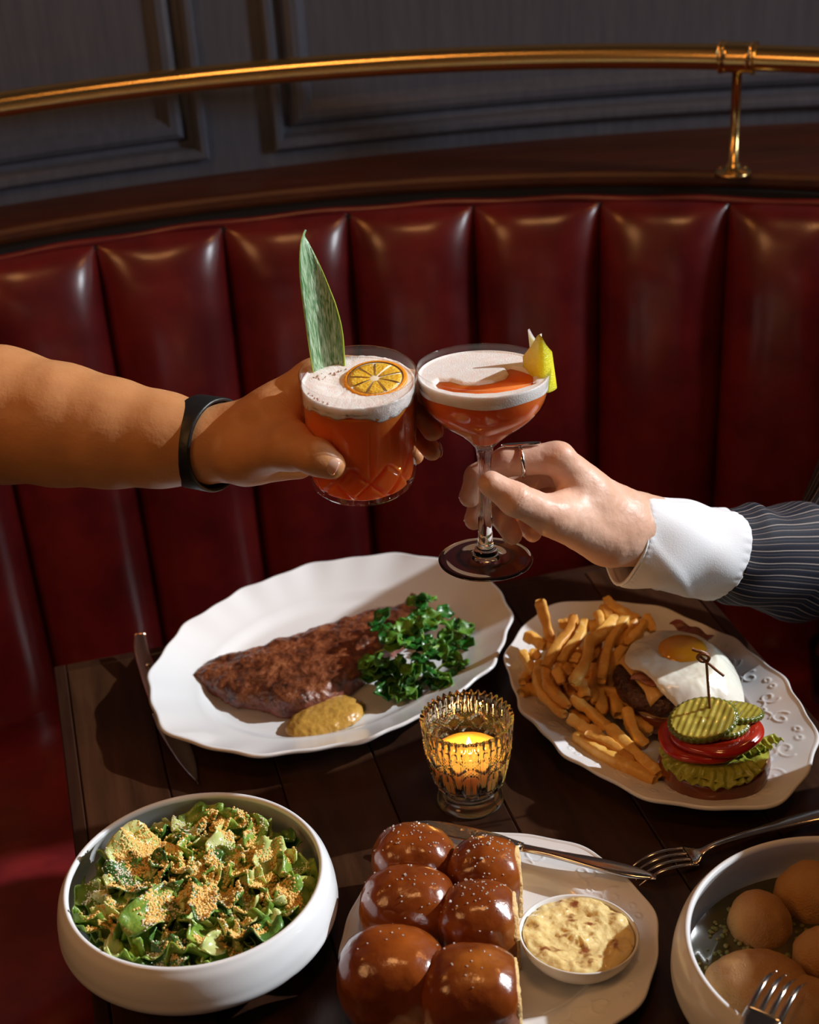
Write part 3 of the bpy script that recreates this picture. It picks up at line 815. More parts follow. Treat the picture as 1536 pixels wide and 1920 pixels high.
# ================================================================== fries
MT['fry'] = mat('golden_fry', (.90, .56, .15), .40, color2=(.80, .42, .08), color3=(.95, .74, .32), cpos=(.35, .55), cpos3=.75, cscale=70, bump=.25, bscale=300, bdist=.001, sss=.15, ssr=(1, .5, .15), sscale=.004)
MT['fry_dark'] = mat('browned_fry', (.80, .43, .09), .40, color2=(.62, .26, .045), cscale=60, bump=.25, bscale=300, bdist=.001, sss=.1, ssr=(1, .5, .15), sscale=.004)


def zoomed(x, y): return (940 + x / 4.8, 1100 + y / 4.8)


def fry(pts, w=.0088, m='fry', label=None, sd=0):
    P = smoothprof(pts, 5); rr = random.Random(sd * 17 + 3)
    mid = P[len(P) // 2]
    t = np.linspace(0, 1, len(P)); rad = w / 2 * (1 + .10 * np.sin(t * 7 + sd) + .06 * np.sin(t * 17 + sd * 2)); rad[0] *= .78; rad[-1] *= .70 if sd % 3 else .35
    V, Fl = tube(P, rad * 1.12, 16, flat=.92 + .12 * math.sin(sd), up=(rr.uniform(-.5, .5), rr.uniform(-.5, .5), 1), square=4.2)
    V = V + .0004 * np.sin(V[:, [1, 2, 0]] * 900 + sd)
    o = M('french_fry', (V, Fl), MT[m])
    tag(o, label or 'golden french fry in the heap on the left of the burger platter', 'fry', 'french fries on the burger platter')
    return o


FR = [  # pixel points in a close view, heights at both ends
    ([(345, 115), (395, 300), (450, 500)], (.075, .040), 'pale french fry standing upright at the back left of the heap'),
    ([(225, 440), (310, 480), (400, 540)], (.036, .034), None), ([(185, 590), (235, 680), (300, 770)], (.040, .036), 'short thick fry with cut-off tip at the left edge of the heap'),
    ([(175, 965), (250, 930), (360, 940)], (.026, .022), 'lowest fry poking out towards the left rim of the platter'),
    ([(655, 270), (620, 400), (520, 520), (450, 640), (395, 730)], (.052, .050), None), ([(750, 300), (700, 450), (600, 570), (525, 690)], (.055, .050), None),
    ([(1030, 280), (900, 430), (800, 500), (760, 680), (640, 880)], (.056, .058), 'long bent fry lying on top in the middle of the heap'), ([(1120, 280), (1000, 460), (950, 600), (900, 850)], (.056, .046), None),
    ([(1210, 310), (1130, 430), (1050, 560)], (.050, .044), None), ([(1275, 320), (1220, 430), (1130, 540)], (.046, .046), None),
    ([(1310, 255), (1330, 320), (1365, 410)], (.048, .042), 'fry poking up right behind the fried egg'), ([(950, 110), (1000, 180), (1110, 240), (1240, 300)], (.044, .044), 'fry at the very back of the heap with a browned end'),
    ([(920, 180), (960, 250), (990, 320)], (.042, .040), None), ([(865, 240), (890, 290), (905, 380)], (.044, .042), None),
    ([(1105, 560), (1010, 720), (1000, 900), (1060, 1160)], (.048, .026), None), ([(960, 560), (890, 760), (880, 950), (920, 1150)], (.046, .028), None),
    ([(400, 720), (410, 860), (480, 960), (610, 1080)], (.048, .036), 'curved fry with a dark spot near its end'), ([(340, 680), (340, 830), (400, 980), (570, 1160)], (.040, .030), None),
    ([(495, 740), (520, 800), (545, 870)], (.050, .046), None), ([(705, 625), (680, 660), (655, 700)], (.052, .050), None),
    ([(700, 860), (740, 920), (760, 1010)], (.046, .038), None), ([(630, 1005), (760, 1090), (860, 1180), (960, 1280)], (.038, .024), None),
    ([(600, 1180), (690, 1230), (770, 1290), (900, 1330)], (.030, .020), None), ([(675, 1345), (850, 1460), (1050, 1570), (1390, 1740)], (.020, .020), 'thick split fry lying along the front edge of the heap'),
    ([(760, 1325), (900, 1370), (1030, 1450), (1195, 1580)], (.027, .024), None), ([(970, 1265), (1090, 1390), (1220, 1510), (1420, 1690)], (.027, .023), None),
    ([(1130, 1105), (1165, 1230), (1220, 1350), (1300, 1440)], (.034, .022), None), ([(1190, 1160), (1270, 1250), (1350, 1320)], (.026, .020), None),
    ([(855, 510), (850, 590), (855, 670)], (.046, .042), None), ([(820, 700), (835, 800), (830, 960), (850, 1050)], (.040, .034), None),
    ([(250, 600), (300, 610), (345, 640)], (.038, .036), None), ([(580, 700), (600, 760), (620, 820)], (.044, .040), None),
    ([(520, 340), (600, 330), (690, 350)], (.034, .036), None), ([(740, 360), (800, 350), (870, 370)], (.034, .036), None),
    ([(590, 640), (680, 700), (780, 830)], (.036, .036), None), ([(420, 420), (450, 520), (500, 640)], (.036, .036), None),
    ([(1050, 700), (1110, 800), (1180, 940)], (.036, .024), None), ([(300, 770), (230, 800), (190, 860)], (.026, .028), None),
    ([(600, 880), (660, 1000), (720, 1080)], (.030, .028), None), ([(1230, 330), (1200, 400), (1150, 470)], (.040, .038), None),
    ([(640, 1130), (700, 1190), (800, 1230)], (.024, .022), None), ([(430, 770), (460, 900), (520, 1000)], (.030, .028), None),
]
FL = {1: 'fry pointing left at the upper left of the heap', 4: 'long fry leaning left, second of the long ones from the left', 5: 'fry leaning left in the middle of the heap, right of the curved one', 7: 'straight long fry on top, right of the long bent one',
      8: 'browned fry at the back, leaning towards the fried egg', 9: 'fry beside the egg white at the back right of the heap', 12: 'stubby fry end at the back of the heap, middle', 13: 'short fry tip at the back, left of the middle',
      14: 'long dark fry hanging down beside the burger, nearest the egg', 15: 'long browned fry hanging down in the middle, next to the one by the burger', 17: 'long fry curving down the left slope of the heap', 18: 'stubby fry end pointing at the viewer in the middle left',
      19: 'tiny fry end sticking up in the very middle', 20: 'short fry below the long bent one', 21: 'fry sloping down to the right in the front of the heap', 22: 'fry lying low at the front, behind the thick split one',
      24: 'pale upper fry of the pair at the front edge', 25: 'fry running down to the right towards the lettuce', 26: 'curved fry ending at the lettuce of the upturned bun', 27: 'dim fry in the shade of the burger', 28: 'short fry standing in the middle of the heap',
      29: 'fry lying steeply in the middle, half covered', 30: 'short browned fry at the left edge of the heap', 31: 'small fry end below the middle left', 32: 'fry lying level at the back of the heap', 33: 'fry lying level at the back, right of the other level one',
      34: 'buried fry crossing the middle of the heap', 35: 'buried fry at the left of the heap', 36: 'fry in the shade beside the burger patty', 37: 'low fry poking out at the left, above the lowest one', 38: 'buried fry in the lower middle', 39: 'short fry behind the egg white edge',
      40: 'low fry near the front left rim', 41: 'buried fry under the curved one on the left slope'}
for i, (pp_, (za, zb_), lab) in enumerate(FR):
    lab = lab or FL.get(i)
    n_ = len(pp_); P = [pt(*zoomed(*q), z=za + (zb_ - za) * k / (n_ - 1)) for k, q in enumerate(pp_)]
    fry(P, .0086 + .0012 * math.sin(i * 2.3) + (.003 if i == 23 else 0), 'fry' if i % 4 else 'fry_dark', lab, i)
rng = random.Random(11)
for i in range(34):                          # the fries underneath
    t = rng.random(); cx, cy = 500 + 620 * t + rng.uniform(-180, 180), 520 + 420 * rng.random() + 250 * t * rng.random()
    z = .014 + .020 * rng.random(); c = pt(*zoomed(cx, cy), z=z); a = rng.uniform(0, PI); L = rng.uniform(.018, .034)
    d = np.array([math.cos(a), math.sin(a), rng.uniform(-.12, .12)]) * L
    k_ = np.array([rng.uniform(-.002, .002), rng.uniform(-.002, .002), .002]); m_ = 'fry' if rng.random() < .5 else 'fry_dark'
    zone = ['left', 'middle', 'right'][min(2, max(0, int((cx - 250) / 330)))] + ' ' + ['back', 'middle', 'front'][min(2, max(0, int((cy - 400) / 290)))]
    fry([c - d, c + k_, c + d], .0085, m_, ('golden' if m_ == 'fry' else 'browned') + ' fry lying underneath in the ' + zone.replace('middle middle', 'very middle') + ' of the heap', 60 + i)

# ================================================================== burger
MT['bun'] = mat('glazed_brioche_crust', (.24, .055, .010), .22, color2=(.14, .028, .006), cscale=22, coat=.6, coatr=.10, bump=.10, bscale=120, bdist=.002)
MT['crumb'] = mat('soft_bread_crumb', (.78, .55, .26), .8, color2=(.66, .40, .15), cscale=120, bump=.6, bscale=260, bdist=.003)
MT['patty'] = mat('grilled_beef_patty', (.045, .015, .008), .38, color2=(.10, .035, .016), cscale=90, bump=.8, bscale=240, bdist=.004, coat=.25)


def bun_half(name, label, c, r, h, top_up):
    b = thing(name, label, 'bun', (*c[:2], c[2]))
    pr = smoothprof([(0, h * .02), (r * .62, h * .0), (r * .92, h * .22), (r, h * .55), (r * .985, h * .86), (r * .95, h)], 8)
    pr = [(0, 0)] + pr[1:].tolist()
    M('crust', xf(roughen(lathe(pr, 72), .0012, 40), None, c), MT['bun'], b)
    M('cut_face', xf(roughen(lathe([(r * .952, h - .0003), (r * .93, h + .0008)] + [(r * q, h + .0010) for q in (.8, .65, .5, .35, .2, .05)] + [(0, h + .001)], 64), .0012, 200), None, c), MT['crumb'], b)
    return b


bc = pt(1252, 1300, z=.028); bun_half('burger_bun', 'lower half of the burger bun under the patty and fried egg', np.array([bc[0], bc[1], .0075]), .045, .024, False)
pv = roughen(lathe(smoothprof([(0, 0), (.030, 0), (.043, .002), (.0475, .009), (.046, .016), (.040, .0195), (.02, .0205), (0, .0205)], 6), 90), .0022, 110, 4)
tag(M('beef_patty', xf(pv, None, (bc[0], bc[1], .0320)), MT['patty']), 'dark grilled burger patty mostly hidden under the fried egg', 'patty')
MT['cheese'] = mat('melted_cheddar', (.80, .48, .14), .3, sss=.2, ssr=(1, .5, .1), sscale=.004, coat=.3)
n_ = 22; U, Vv = np.meshgrid(np.linspace(-1, 1, n_), np.linspace(-1, 1, n_), indexing='ij'); a_ = .30
xx, yy = U * .034, Vv * .034; rr_ = np.hypot(xx, yy); zc = .0535 - np.clip(rr_ - .041, 0, 1) * 1.3
xx2, yy2 = xx * (1 - np.clip(rr_ - .043, 0, 1) * 7), yy * (1 - np.clip(rr_ - .043, 0, 1) * 7)
cv = xf(gridf(np.stack([xx2, yy2, zc], -1)), rotz(a_), (bc[0], bc[1], 0)); ck = M('cheese_slice', cv, MT['cheese']); mod(ck, 'SOLIDIFY', thickness=.0022, offset=1)
tag(ck, 'melted yellow cheese slice hanging out under the fried egg', 'cheese')
MT['bacon'] = mat('crisp_bacon', (.26, .045, .018), .3, color2=(.50, .20, .10), cscale=60, cstretch=(1, 6, 1), coat=.4, bump=.3)
for i, (p0, p1, lab) in enumerate([((1186, 1268), (1300, 1290), 'crisp bacon rasher poking out left from under the egg'), ((1262, 1166), (1330, 1200), 'dark tip of bacon showing behind the fried egg')]):
    a, b = pt(*p0, z=.0585), pt(*p1, z=.0585); P = [a + (b - a) * q + np.array([0, 0, .0015 * math.sin(q * 14)]) for q in np.linspace(0, 1, 26)]
    tag(M('bacon_rasher', flatbar(P, [.010, .014, .015, .014], .0020, np.cross(b - a, [0, 0, 1])), MT['bacon']), lab, 'bacon')

MT['eggwhite'] = mat('fried_egg_white', (.86, .84, .76), .22, color2=(.90, .87, .72), cscale=24, sss=.45, ssr=(1, .9, .7), sscale=.006, coat=.6, coatr=.08, bump=.12, bscale=130, bdist=.002)
MT['yolk'] = mat('egg_yolk', (.92, .42, .02), .16, sss=.5, ssr=(1, .45, .05), sscale=.008, coat=.8, coatr=.05)
zz2 = lambda x, y: (930 + x / 2.535, 1080 + y / 2.535)
op = [(610, 415), (618, 370), (650, 325), (720, 285), (790, 252), (880, 238), (960, 242), (1030, 265), (1090, 315), (1140, 370), (1180, 440), (1192, 510), (1180, 560), (1150, 585), (1100, 560), (1065, 545), (1040, 575), (980, 600), (900, 600), (830, 580), (770, 545), (740, 500), (690, 462), (640, 448)]
ec = pt(*zz2(905, 385), z=.066)
poly = np.array([pt(*zz2(x, y), z=.062 - .00002 * max(0, y - 430))[:2] for x, y in op]); poly = smoothprof(np.vstack([poly, poly[:1]]), 4)[:-1, :2]
yc = pt(*zz2(888, 338), z=.0690)


def etop(d, X, Y):
    return .0022 + .0030 * (1 - np.exp(-np.maximum(d, 0) / .006)) + .0012 * np.exp(-((np.hypot(X - yc[0], Y - yc[1]) - .026) / .005) ** 2)


eg = thing('fried_egg', 'sunny side up fried egg on top of the open burger', 'egg', (ec[0], ec[1], .060))
V, Fq = slab(poly, 0, etop, .0012, .0011)
n = fnoise(V, 60, 3, 2.0); rr_ = np.hypot(V[:, 0] - bc[0], V[:, 1] - bc[1]); V[:, 2] += .0618 + n * .0012 - np.clip(rr_ - .041, 0, 1) ** 1.3 * 3.0
M('egg_white', (V, Fq), MT['eggwhite'], eg)
M('yolk', xf(lathe(smoothprof([(0, .0098), (.008, .0095), (.016, .0074), (.0205, .004), (.0218, .001), (.0215, -.001)], 6) .tolist() + [(0, -.001)], 64), None, (yc[0], yc[1], .0640)), MT['yolk'], eg)

# the other half, with its garnish
tc_ = pt(1340, 1428, z=.026); bun_half('burger_bun', 'upturned top half of the burger bun holding lettuce and tomato', np.array([tc_[0], tc_[1], .0072]), .0455, .029, True)
MT['lettuce'] = mat('burger_lettuce', (.46, .46, .07), .35, color2=(.30, .34, .04), cscale=60, sss=.2, ssr=(.5, 1, .1), sscale=.004, bump=.5, bscale=150, bdist=.003, coat=.3)


def ruffle(name, label, p0, p1, wid, seed, z0, z1, mt, cat='lettuce', amp=.0035, group=None):
    """crinkled leaf band between two points, wid towards the viewer, drooping from z0 to z1"""
    nu, nv = 56, 12; P = np.zeros((nu, nv, 3)); p0, p1 = np.array(p0), np.array(p1); d = p1 - p0; sd_ = np.array([d[1], -d[0], 0]); sd_ /= np.linalg.norm(sd_)
    for i, u in enumerate(np.linspace(0, 1, nu)):
        for j, v in enumerate(np.linspace(0, 1, nv)):
            w = wid * (.72 + .28 * math.sin(u * PI)) * (1 + .10 * math.sin(u * 23 + seed))
            q = p0 + d * u + sd_ * w * v; q[2] = z0 + (z1 - z0) * v ** 1.6 + amp * v * math.sin(u * 46 + seed + 2 * v) + amp * .5 * math.sin(u * 83 + v * 9) * v; q += sd_ * amp * .8 * v * math.cos(u * 46 + seed); P[i, j] = q
    o = M(name, gridf(P), mt); mod(o, 'SOLIDIFY', thickness=.0010, offset=0); return tag(o, label, cat, group)


P = np.zeros((110, 14, 3))
for i, a in enumerate(np.linspace(R(172), R(318), 110)):
    for j, v in enumerate(np.linspace(0, 1, 14)):
        e = math.sin(PI * i / 109) ** .6; q = .026 + (.0165 + .0055 * e) * v + .0030 * v * noise.noise(Vector((a * 5, v * 2, 1))); w = v * (.0034 * noise.noise(Vector((a * 11, v * 2.5, 4))) + .0020 * math.sin(a * 31 + 3 * v + 3 * noise.noise(Vector((a * 3, 0, 2)))) + .0012 * noise.noise(Vector((a * 30, v * 9, 9))))
        P[i, j] = (tc_[0] + (q + w * .5) * math.cos(a), tc_[1] + (q + w * .5) * math.sin(a), .0425 - .0065 * max(0, v - .45) ** 1.1 * (1 + e) + w)
tag(M('lettuce_leaf', gridf(P), MT['lettuce']), 'crinkled lettuce leaf hanging over the front of the upturned bun', 'lettuce'); mod(bpy.data.objects['lettuce_leaf'], 'SOLIDIFY', thickness=.0010, offset=0)
P = np.array([[(tc_[0] + r_ * math.cos(a), tc_[1] + r_ * math.sin(a), .0395 + .0016 * math.sin(a * 9 + r_ * 160) * r_ / .044) for r_ in np.linspace(.001, .0435, 16)] for a in np.linspace(0, 2 * PI, 91)[:-1]])
tag(M('lettuce_leaf', gridf(P, cu=True), MT['lettuce']), 'flat lettuce leaf bedded on the cut face of the upturned bun', 'lettuce')
a, b = pt(1360, 1405, z=.044), pt(1452, 1372, z=.044)
ruffle('lettuce_leaf', 'frilly lettuce tip sticking out on the right of the upturned bun', a, b, .013, 4, .0420, .0400, MT['lettuce'])
MT['tomato'] = mat('tomato_skin', (.46, .016, .006), .18, coat=.6, coatr=.06, sss=.3, ssr=(1, .2, .1), sscale=.005)
MT['tomato_in'] = mat('tomato_flesh', (.52, .05, .015), .2, color2=(.38, .02, .008), cscale=60, coat=.6, sss=.3, ssr=(1, .2, .1), sscale=.005)
for i, (cx_, cy_, z_, lab) in enumerate([(1322, 1386, .0440, 'lower tomato slice on the lettuce'), (1342, 1374, .0510, 'upper tomato slice under the pickles')]):
    c = pt(cx_, cy_, z=z_); s = thing('tomato_slice', lab, 'tomato', (*c[:2], z_)); Rm = rotx(-.05) @ roty(-.06 + .05 * i)
    M('skin', xf(lathe(smoothprof([(.0362, 0), (.0378, .0015), (.0384, .0032), (.0378, .0050), (.0362, .0064)], 4), 72, lambda T, z, r: r * (1 + .02 * np.cos(5 * T + i))), Rm, c), MT['tomato'], s)
    M('flesh', xf(lathe([(0, .0004), (.0362, 0), (.0364, .0064), (.030, .0066), (.022, .0058), (.012, .0062), (0, .0062)], 60, lambda T, z, r: r * (1 + .02 * np.cos(5 * T + i))), Rm, c), MT['tomato_in'], s)
MT['pickle'] = mat('pickle_flesh', (.50, .42, .07), .2, color2=(.33, .28, .04), cscale=50, sss=.4, ssr=(1, 1, .2), sscale=.006, coat=.7, coatr=.06)
MT['pickle_skin'] = mat('pickle_skin', (.12, .15, .02), .25, coat=.5)
for i, (cx_, cy_, z_, tilt, sc_, lab) in enumerate([(1374, 1342, .0585, (-.18, .18), 1.0, 'round pickle slice at the back, half behind the skewered one'), (1350, 1362, .0590, (.05, .1), .95, 'pickle slice squeezed between the tomato and the top pickle'), (1318, 1355, .0640, (.22, -.10), 1.12, 'large crinkle-cut pickle slice pierced by the bamboo pick')]):
    c = pt(cx_, cy_, z=z_); s = thing('pickle_slice', lab, 'pickle', (*c[:2], z_)); Rm = rotz(.25) @ rotx(tilt[0]) @ roty(tilt[1]) @ np.diag([1.18, .92, 1]) * sc_
    cr = lambda T, z, r: r * (1 + .016 * np.cos(34 * T)) 
    M('rind', xf(lathe(smoothprof([(.0200, 0), (.0218, .0012), (.0222, .003), (.0218, .0048), (.0200, .0058)], 3), 204, cr), Rm, c), MT['pickle_skin'], s)
    M('flesh', xf(lathe([(0, .0003), (.0200, 0), (.0203, .0058)] + [(.0202 * q, .0060) for q in np.linspace(.97, .02, 34)] + [(0, .006)], 204, lambda T, z, r: r * (1 + .016 * np.cos(34 * T) * (r > .019)), lambda T, z, r: z + np.where(z > .0059, .00035 * np.cos(r * 1500 * np.cos(T + .6)) + .0004 * np.sin(r * 420) * np.cos(3 * T), 0)), Rm, c), MT['pickle'], s)
MT['bamboo'] = mat('dark_bamboo', (.20, .075, .025), .4)
pk0 = pt(1332, 1340, z=.066); pk1 = np.array([pk0[0] - .001, pk0[1] + .002, 0]); pk1 = pt(1325, 1243, y=pk0[1] + .001)
pk = thing('bamboo_pick', 'knotted dark bamboo pick stuck upright through the pickle', 'pick', pk0)
M('stick', tube([pk0 - [0, 0, .022], pk0, (pk0 + pk1) / 2, pk1], .00115, 8), MT['bamboo'], pk)
kp = [pt(x, y, y=pk0[1] + o) for x, y, o in [(1325, 1243, 0), (1330, 1232, -.003), (1318, 1226, -.003), (1308, 1232, 0), (1316, 1240, .003), (1328, 1238, .002), (1328, 1228, 0), (1316, 1222, -.001), (1306, 1220, -.001), (1298, 1217, 0)]]
M('knot', tube(smoothprof(kp, 6), .0014, 8), MT['bamboo'], pk)
M('tail', tube(smoothprof([pt(x, y, y=pk0[1] + o) for x, y, o in [(1312, 1230, 0), (1330, 1245, -.002), (1345, 1258, -.002), (1357, 1267, -.002)]], 5), .0012, 8), MT['bamboo'], pk)

# ================================================================== salad
MT['rom'] = mat('romaine_green', (.30, .40, .055), .34, color2=(.13, .25, .03), color3=(.56, .60, .15), cpos=(.36, .52), cpos3=.7, cscale=45, sss=.2, ssr=(.5, 1, .1), sscale=.003, bump=.6, bscale=110, bdist=.003, coat=.35, coatr=.12)
MT['rom_dark'] = mat('romaine_dark_green', (.030, .10, .020), .32, color2=(.11, .24, .035), cscale=50, bump=.6, bscale=110, bdist=.003, coat=.4, coatr=.12)
MT['rom_pale'] = mat('romaine_rib', (.62, .66, .30), .28, color2=(.44, .54, .13), cscale=40, sss=.3, ssr=(.8, 1, .4), sscale=.004, bump=.3, bscale=80, bdist=.002, coat=.4, coatr=.12)
rng = random.Random(23)
SH = lambda x, y: .030 + .032 * max(0.0, 1 - ((x - SBC[0]) ** 2 + (y - SBC[1]) ** 2) / .0092)
leafF = []; leafV = []; nvt = 0


def salad_leaf(x, y, z, L, W, mt, lab, rot, tilt, seed, curl=.5):
    global nvt
    nu, nv = 15, 9; u = np.linspace(0, 1, nu); v = np.linspace(-1, 1, nv); U, Vv = np.meshgrid(u, v, indexing='ij')
    w = W / 2 * (np.sin(PI * np.clip(U * .9 + .08, 0, 1)) ** .45) * (1 + .12 * np.sin(U * 13 + seed))
    X = L * (U - .5); Y = w * Vv; Zc = curl * W * (Vv ** 2) * .35 + .004 * np.sin(U * 5 + seed) + np.abs(Vv) * W * .13 * np.sin(U * 15 + seed * 2 + Vv * 3) - curl * L * .35 * (U - .5) ** 2
    V = np.stack([X, Y, Zc], -1).reshape(-1, 3) @ (rotz(rot) @ rotx(tilt[0]) @ roty(tilt[1])).T + [x, y, z]
    rad = np.hypot(V[:, 0] - SBC[0], V[:, 1] - SBC[1]); k = np.minimum(1, .0895 / (rad + 1e-9)); V[:, 0] = SBC[0] + (V[:, 0] - SBC[0]) * k; V[:, 1] = SBC[1] + (V[:, 1] - SBC[1]) * k
    rad = np.hypot(V[:, 0] - SBC[0], V[:, 1] - SBC[1]); V[:, 2] = np.maximum(V[:, 2], .010 + 4.2 * np.maximum(rad - .045, 0) ** 1.5)
    _, Fq = gridf(np.zeros((nu, nv, 3))); o = M('romaine_leaf', (V, Fq), MT[mt]); mod(o, 'SOLIDIFY', thickness=.0011, offset=0)
    tag(o, lab, 'lettuce', 'romaine pieces in the salad bowl'); leafV.append(V); leafF.extend((Fq + nvt).tolist()); nvt += len(V)


sp_ = [((265, 1605), .052, .048, 'rom_pale', 'pale glossy romaine rib against the left wall of the salad bowl', .9, (.5, .1)),
       ((260, 1640), .046, .034, 'rom_dark', 'dark green leaf point lying at the left of the salad', .35, (.2, -.1)),
       ((410, 1550), .048, .026, 'rom', 'green leaf rising at the back of the salad', .2, (.9, 0)),
       ((410, 1580), .034, .018, 'rom_pale', 'small pale rib piece upright near the back of the salad', 1.3, (.7, 0)),
       ((300, 1700), .070, .026, 'rom', 'long folded green leaf running up through the middle left', .75, (.6, .2)),
       ((225, 1770), .045, .018, 'rom_pale', 'narrow pale stalk at the lower left of the salad', 1.3, (.3, .3)),
       ((560, 1640), .052, .034, 'rom', 'yellow-green frilly leaf at the right wall of the salad bowl', 1.9, (.5, .2)),
       ((565, 1690), .040, .034, 'rom', 'curly light green leaf at the lower right of the salad', .4, (.4, .3)),
       ((470, 1750), .046, .034, 'rom_dark', 'dark green leaf near the front right of the salad', 2.4, (.3, .2)),
       ((250, 1790), .050, .036, 'rom_pale', 'broad pale leaf at the front left of the salad', .9, (.3, .3)),
       ((380, 1690), .036, .020, 'rom_dark', 'dark crinkled leaf dusted white in the middle of the salad', 1.6, (.3, .2))]
for i, (p_, L, W, mt, lab, rt, tl) in enumerate(sp_):
    q = pt(*p_, z=.055); z = max(SH(q[0], q[1]), .042) + .008; q = pt(*p_, z=z); salad_leaf(q[0], q[1], z, L, W, mt, lab, rt, tl, i * 1.7)
for i in range(190):
    a = i * 2.39996; rr_ = .080 * math.sqrt(((i * 7) % 190 + .5) / 190) + rng.uniform(-.004, .004); x, y = SBC[0] + rr_ * math.cos(a), SBC[1] + rr_ * math.sin(a)
    mt = rng.choices(['rom', 'rom_dark', 'rom_pale'], [5, 2.6, 2.0])[0]
    clock = int(round((90 - math.degrees(a)) / 30)) % 12 or 12; ring_n = 'at the rim' if rr_ > .062 else ('halfway out' if rr_ > .033 else 'near the centre')
    num = ['', 'one', 'two', 'three', 'four', 'five', 'six', 'seven', 'eight', 'nine', 'ten', 'eleven', 'twelve'][clock]
    salad_leaf(x, y, SH(x, y) - .016 + .016 * rng.random() + (.008 if rr_ > .06 else 0), rng.uniform(.022, .044), rng.uniform(.016, .032), mt,
               {'rom': 'green', 'rom_dark': 'dark green', 'rom_pale': 'pale'}[mt] + f' romaine piece {ring_n} of the salad, towards {num} o\'clock',
               rng.uniform(0, 6.28), (rng.gauss(0, .55), rng.gauss(0, .45)), rng.random() * 9)
from mathutils.bvhtree import BVHTree
bvh = BVHTree.FromPolygons(np.vstack(leafV).tolist(), leafF)


def scatter(name, label, N_, size, mt, thr, seed, off=0.0):
    rr = random.Random(seed); base = [ico(1.0, 1)[0] * np.array([rr.uniform(.7, 1.3) for _ in range(36)]).reshape(12, 3) for _ in range(8)]; ic = ico(1, 1)[1]; Vs, Fs, n = [], [], 0; tries = 0
    while n < N_ * 12 and tries < N_ * 14:
        tries += 1; a = rr.uniform(0, 2 * PI); q = .084 * math.sqrt(rr.random()); x, y = SBC[0] + q * math.cos(a), SBC[1] + q * math.sin(a)
        c = noise.fractal(Vector((x * 30 + off, y * 30, off)), .8, 2, 3) - .9 * max(0, q - .056) / .028 * .5
        if c < thr + rr.uniform(-.12, .12): continue
        h = bvh.ray_cast(Vector((x, y, .2)), Vector((0, 0, -1)))
        if h[0] is None: continue
        s = size * rr.uniform(.5, 1.35); Vs.append(base[rr.randrange(8)] * s + [x, y, h[0].z + s * .5 + rr.random() * s]); Fs += [[i + n for i in f] for f in ic]; n += 12
    return tag(M(name, (np.vstack(Vs), Fs), mt, smooth=False), label, 'garnish', kind='stuff')


MT['crouton'] = mat('toasted_crumbs', (.80, .46, .11), .7, color2=(.90, .64, .24), cscale=200, sss=.1, ssr=(1, .5, .1), sscale=.002)
MT['parm'] = mat('grated_parmesan', (.84, .78, .60), .6, sss=.2, ssr=(1, .9, .6), sscale=.002)
scatter('toasted_breadcrumbs', 'golden toasted breadcrumbs sprinkled over the caesar salad', 15000, .00085, MT['crouton'], -.16, 5)
scatter('grated_parmesan', 'fine white grated cheese dusted over the caesar salad', 6000, .00066, MT['parm'], -.14, 9, 5.0)

# ================================================================== bread, butter
MT['crust'] = mat('glossy_roll_crust', (.30, .070, .007), .24, color2=(.17, .032, .004), color3=(.42, .13, .016), cpos=(.34, .54), cpos3=.75, cscale=16, crough=.55, coat=.9, coatr=.16, bump=.28, bscale=190, bdist=.0012, bdetail=5)
ld = thing('roll_loaf', 'batch of six glossy brown pull-apart bread rolls with salt flakes', 'bread', (0, .85, .006))
RL = [((778, 1618), .031, .026, .0305), ((915, 1640), .0285, .026, .029), ((768, 1704), .0350, .0275, .032), ((904, 1730), .030, .028, .0305), ((738, 1830), .0375, .0315, .034), ((890, 1862), .036, .031, .033)]
rolls = []
TZ = []
for i, (p_, a_, b_, h_) in enumerate(RL):
    c = pt(*p_, z=.034); F_ = Field((c[0] - .045, c[1] - .042, .004), (c[0] + .045, c[1] + .042, .078), .0016)
    F_.ell((c[0], c[1], .030), (a_, b_, h_), rotz(-.10), p=2.7); F_.ell((c[0] - .003, c[1] + .001, .033), (a_ * .93, b_ * .93, h_ * 1.0), rotz(-.1), .006, p=2.3)
    # seams where neighbours press together
    V, Fq = smooth_mesh(F_.mesh(), 2)
    if i % 2: V[:, 0] = np.where(V[:, 0] > c[0] + a_ * .80, c[0] + a_ * .80 + (V[:, 0] - c[0] - a_ * .80) * .25, V[:, 0])
    V, Fq = roughen((V, Fq), .0016, 30, 3, i * 2.0)
    V[:, 2] = np.maximum(V[:, 2], .0068)
    o = M('roll', (V, Fq), MT['crust'], ld); rolls.append((V, Fq))
    if i % 2:
        xc = c[0] + a_ * .80 + .0012
        g = np.array([[[xc + .0015 * noise.noise(Vector((y * 300, z * 300, i))), c[1] + y, z] for z in np.linspace(.008, .054, 26)] for y in np.linspace(-b_ * .78, b_ * .78, 26)])
        yy_ = (g[:, :, 1] - c[1]) / (b_ * .8); g[:, :, 2] = .008 + (g[:, :, 2] - .008) * (1 - .35 * np.abs(yy_) ** 2.5)
        g2 = g.copy(); g2[:, :, 0] -= .007
        A_ = gridf(g); B_ = gridf(g2); nn = len(A_[0]); bd = [k * 26 for k in range(26)] + [25 * 26 + k for k in range(1, 26)] + [k * 26 + 25 for k in range(24, -1, -1)] + list(range(24, 0, -1))
        M('torn_side', (np.vstack([A_[0], B_[0]]), A_[1].tolist() + (B_[1][:, ::-1] + nn).tolist() + [[bd[k], bd[k - 1], bd[k - 1] + nn, bd[k] + nn] for k in range(len(bd))]), MT['crumb'], ld)
allV = []; allF = []; n = 0
for V, Fq in rolls: allV.append(V); allF += (Fq + n).tolist(); n += len(V)
bv2 = BVHTree.FromPolygons(np.vstack(allV).tolist(), allF)
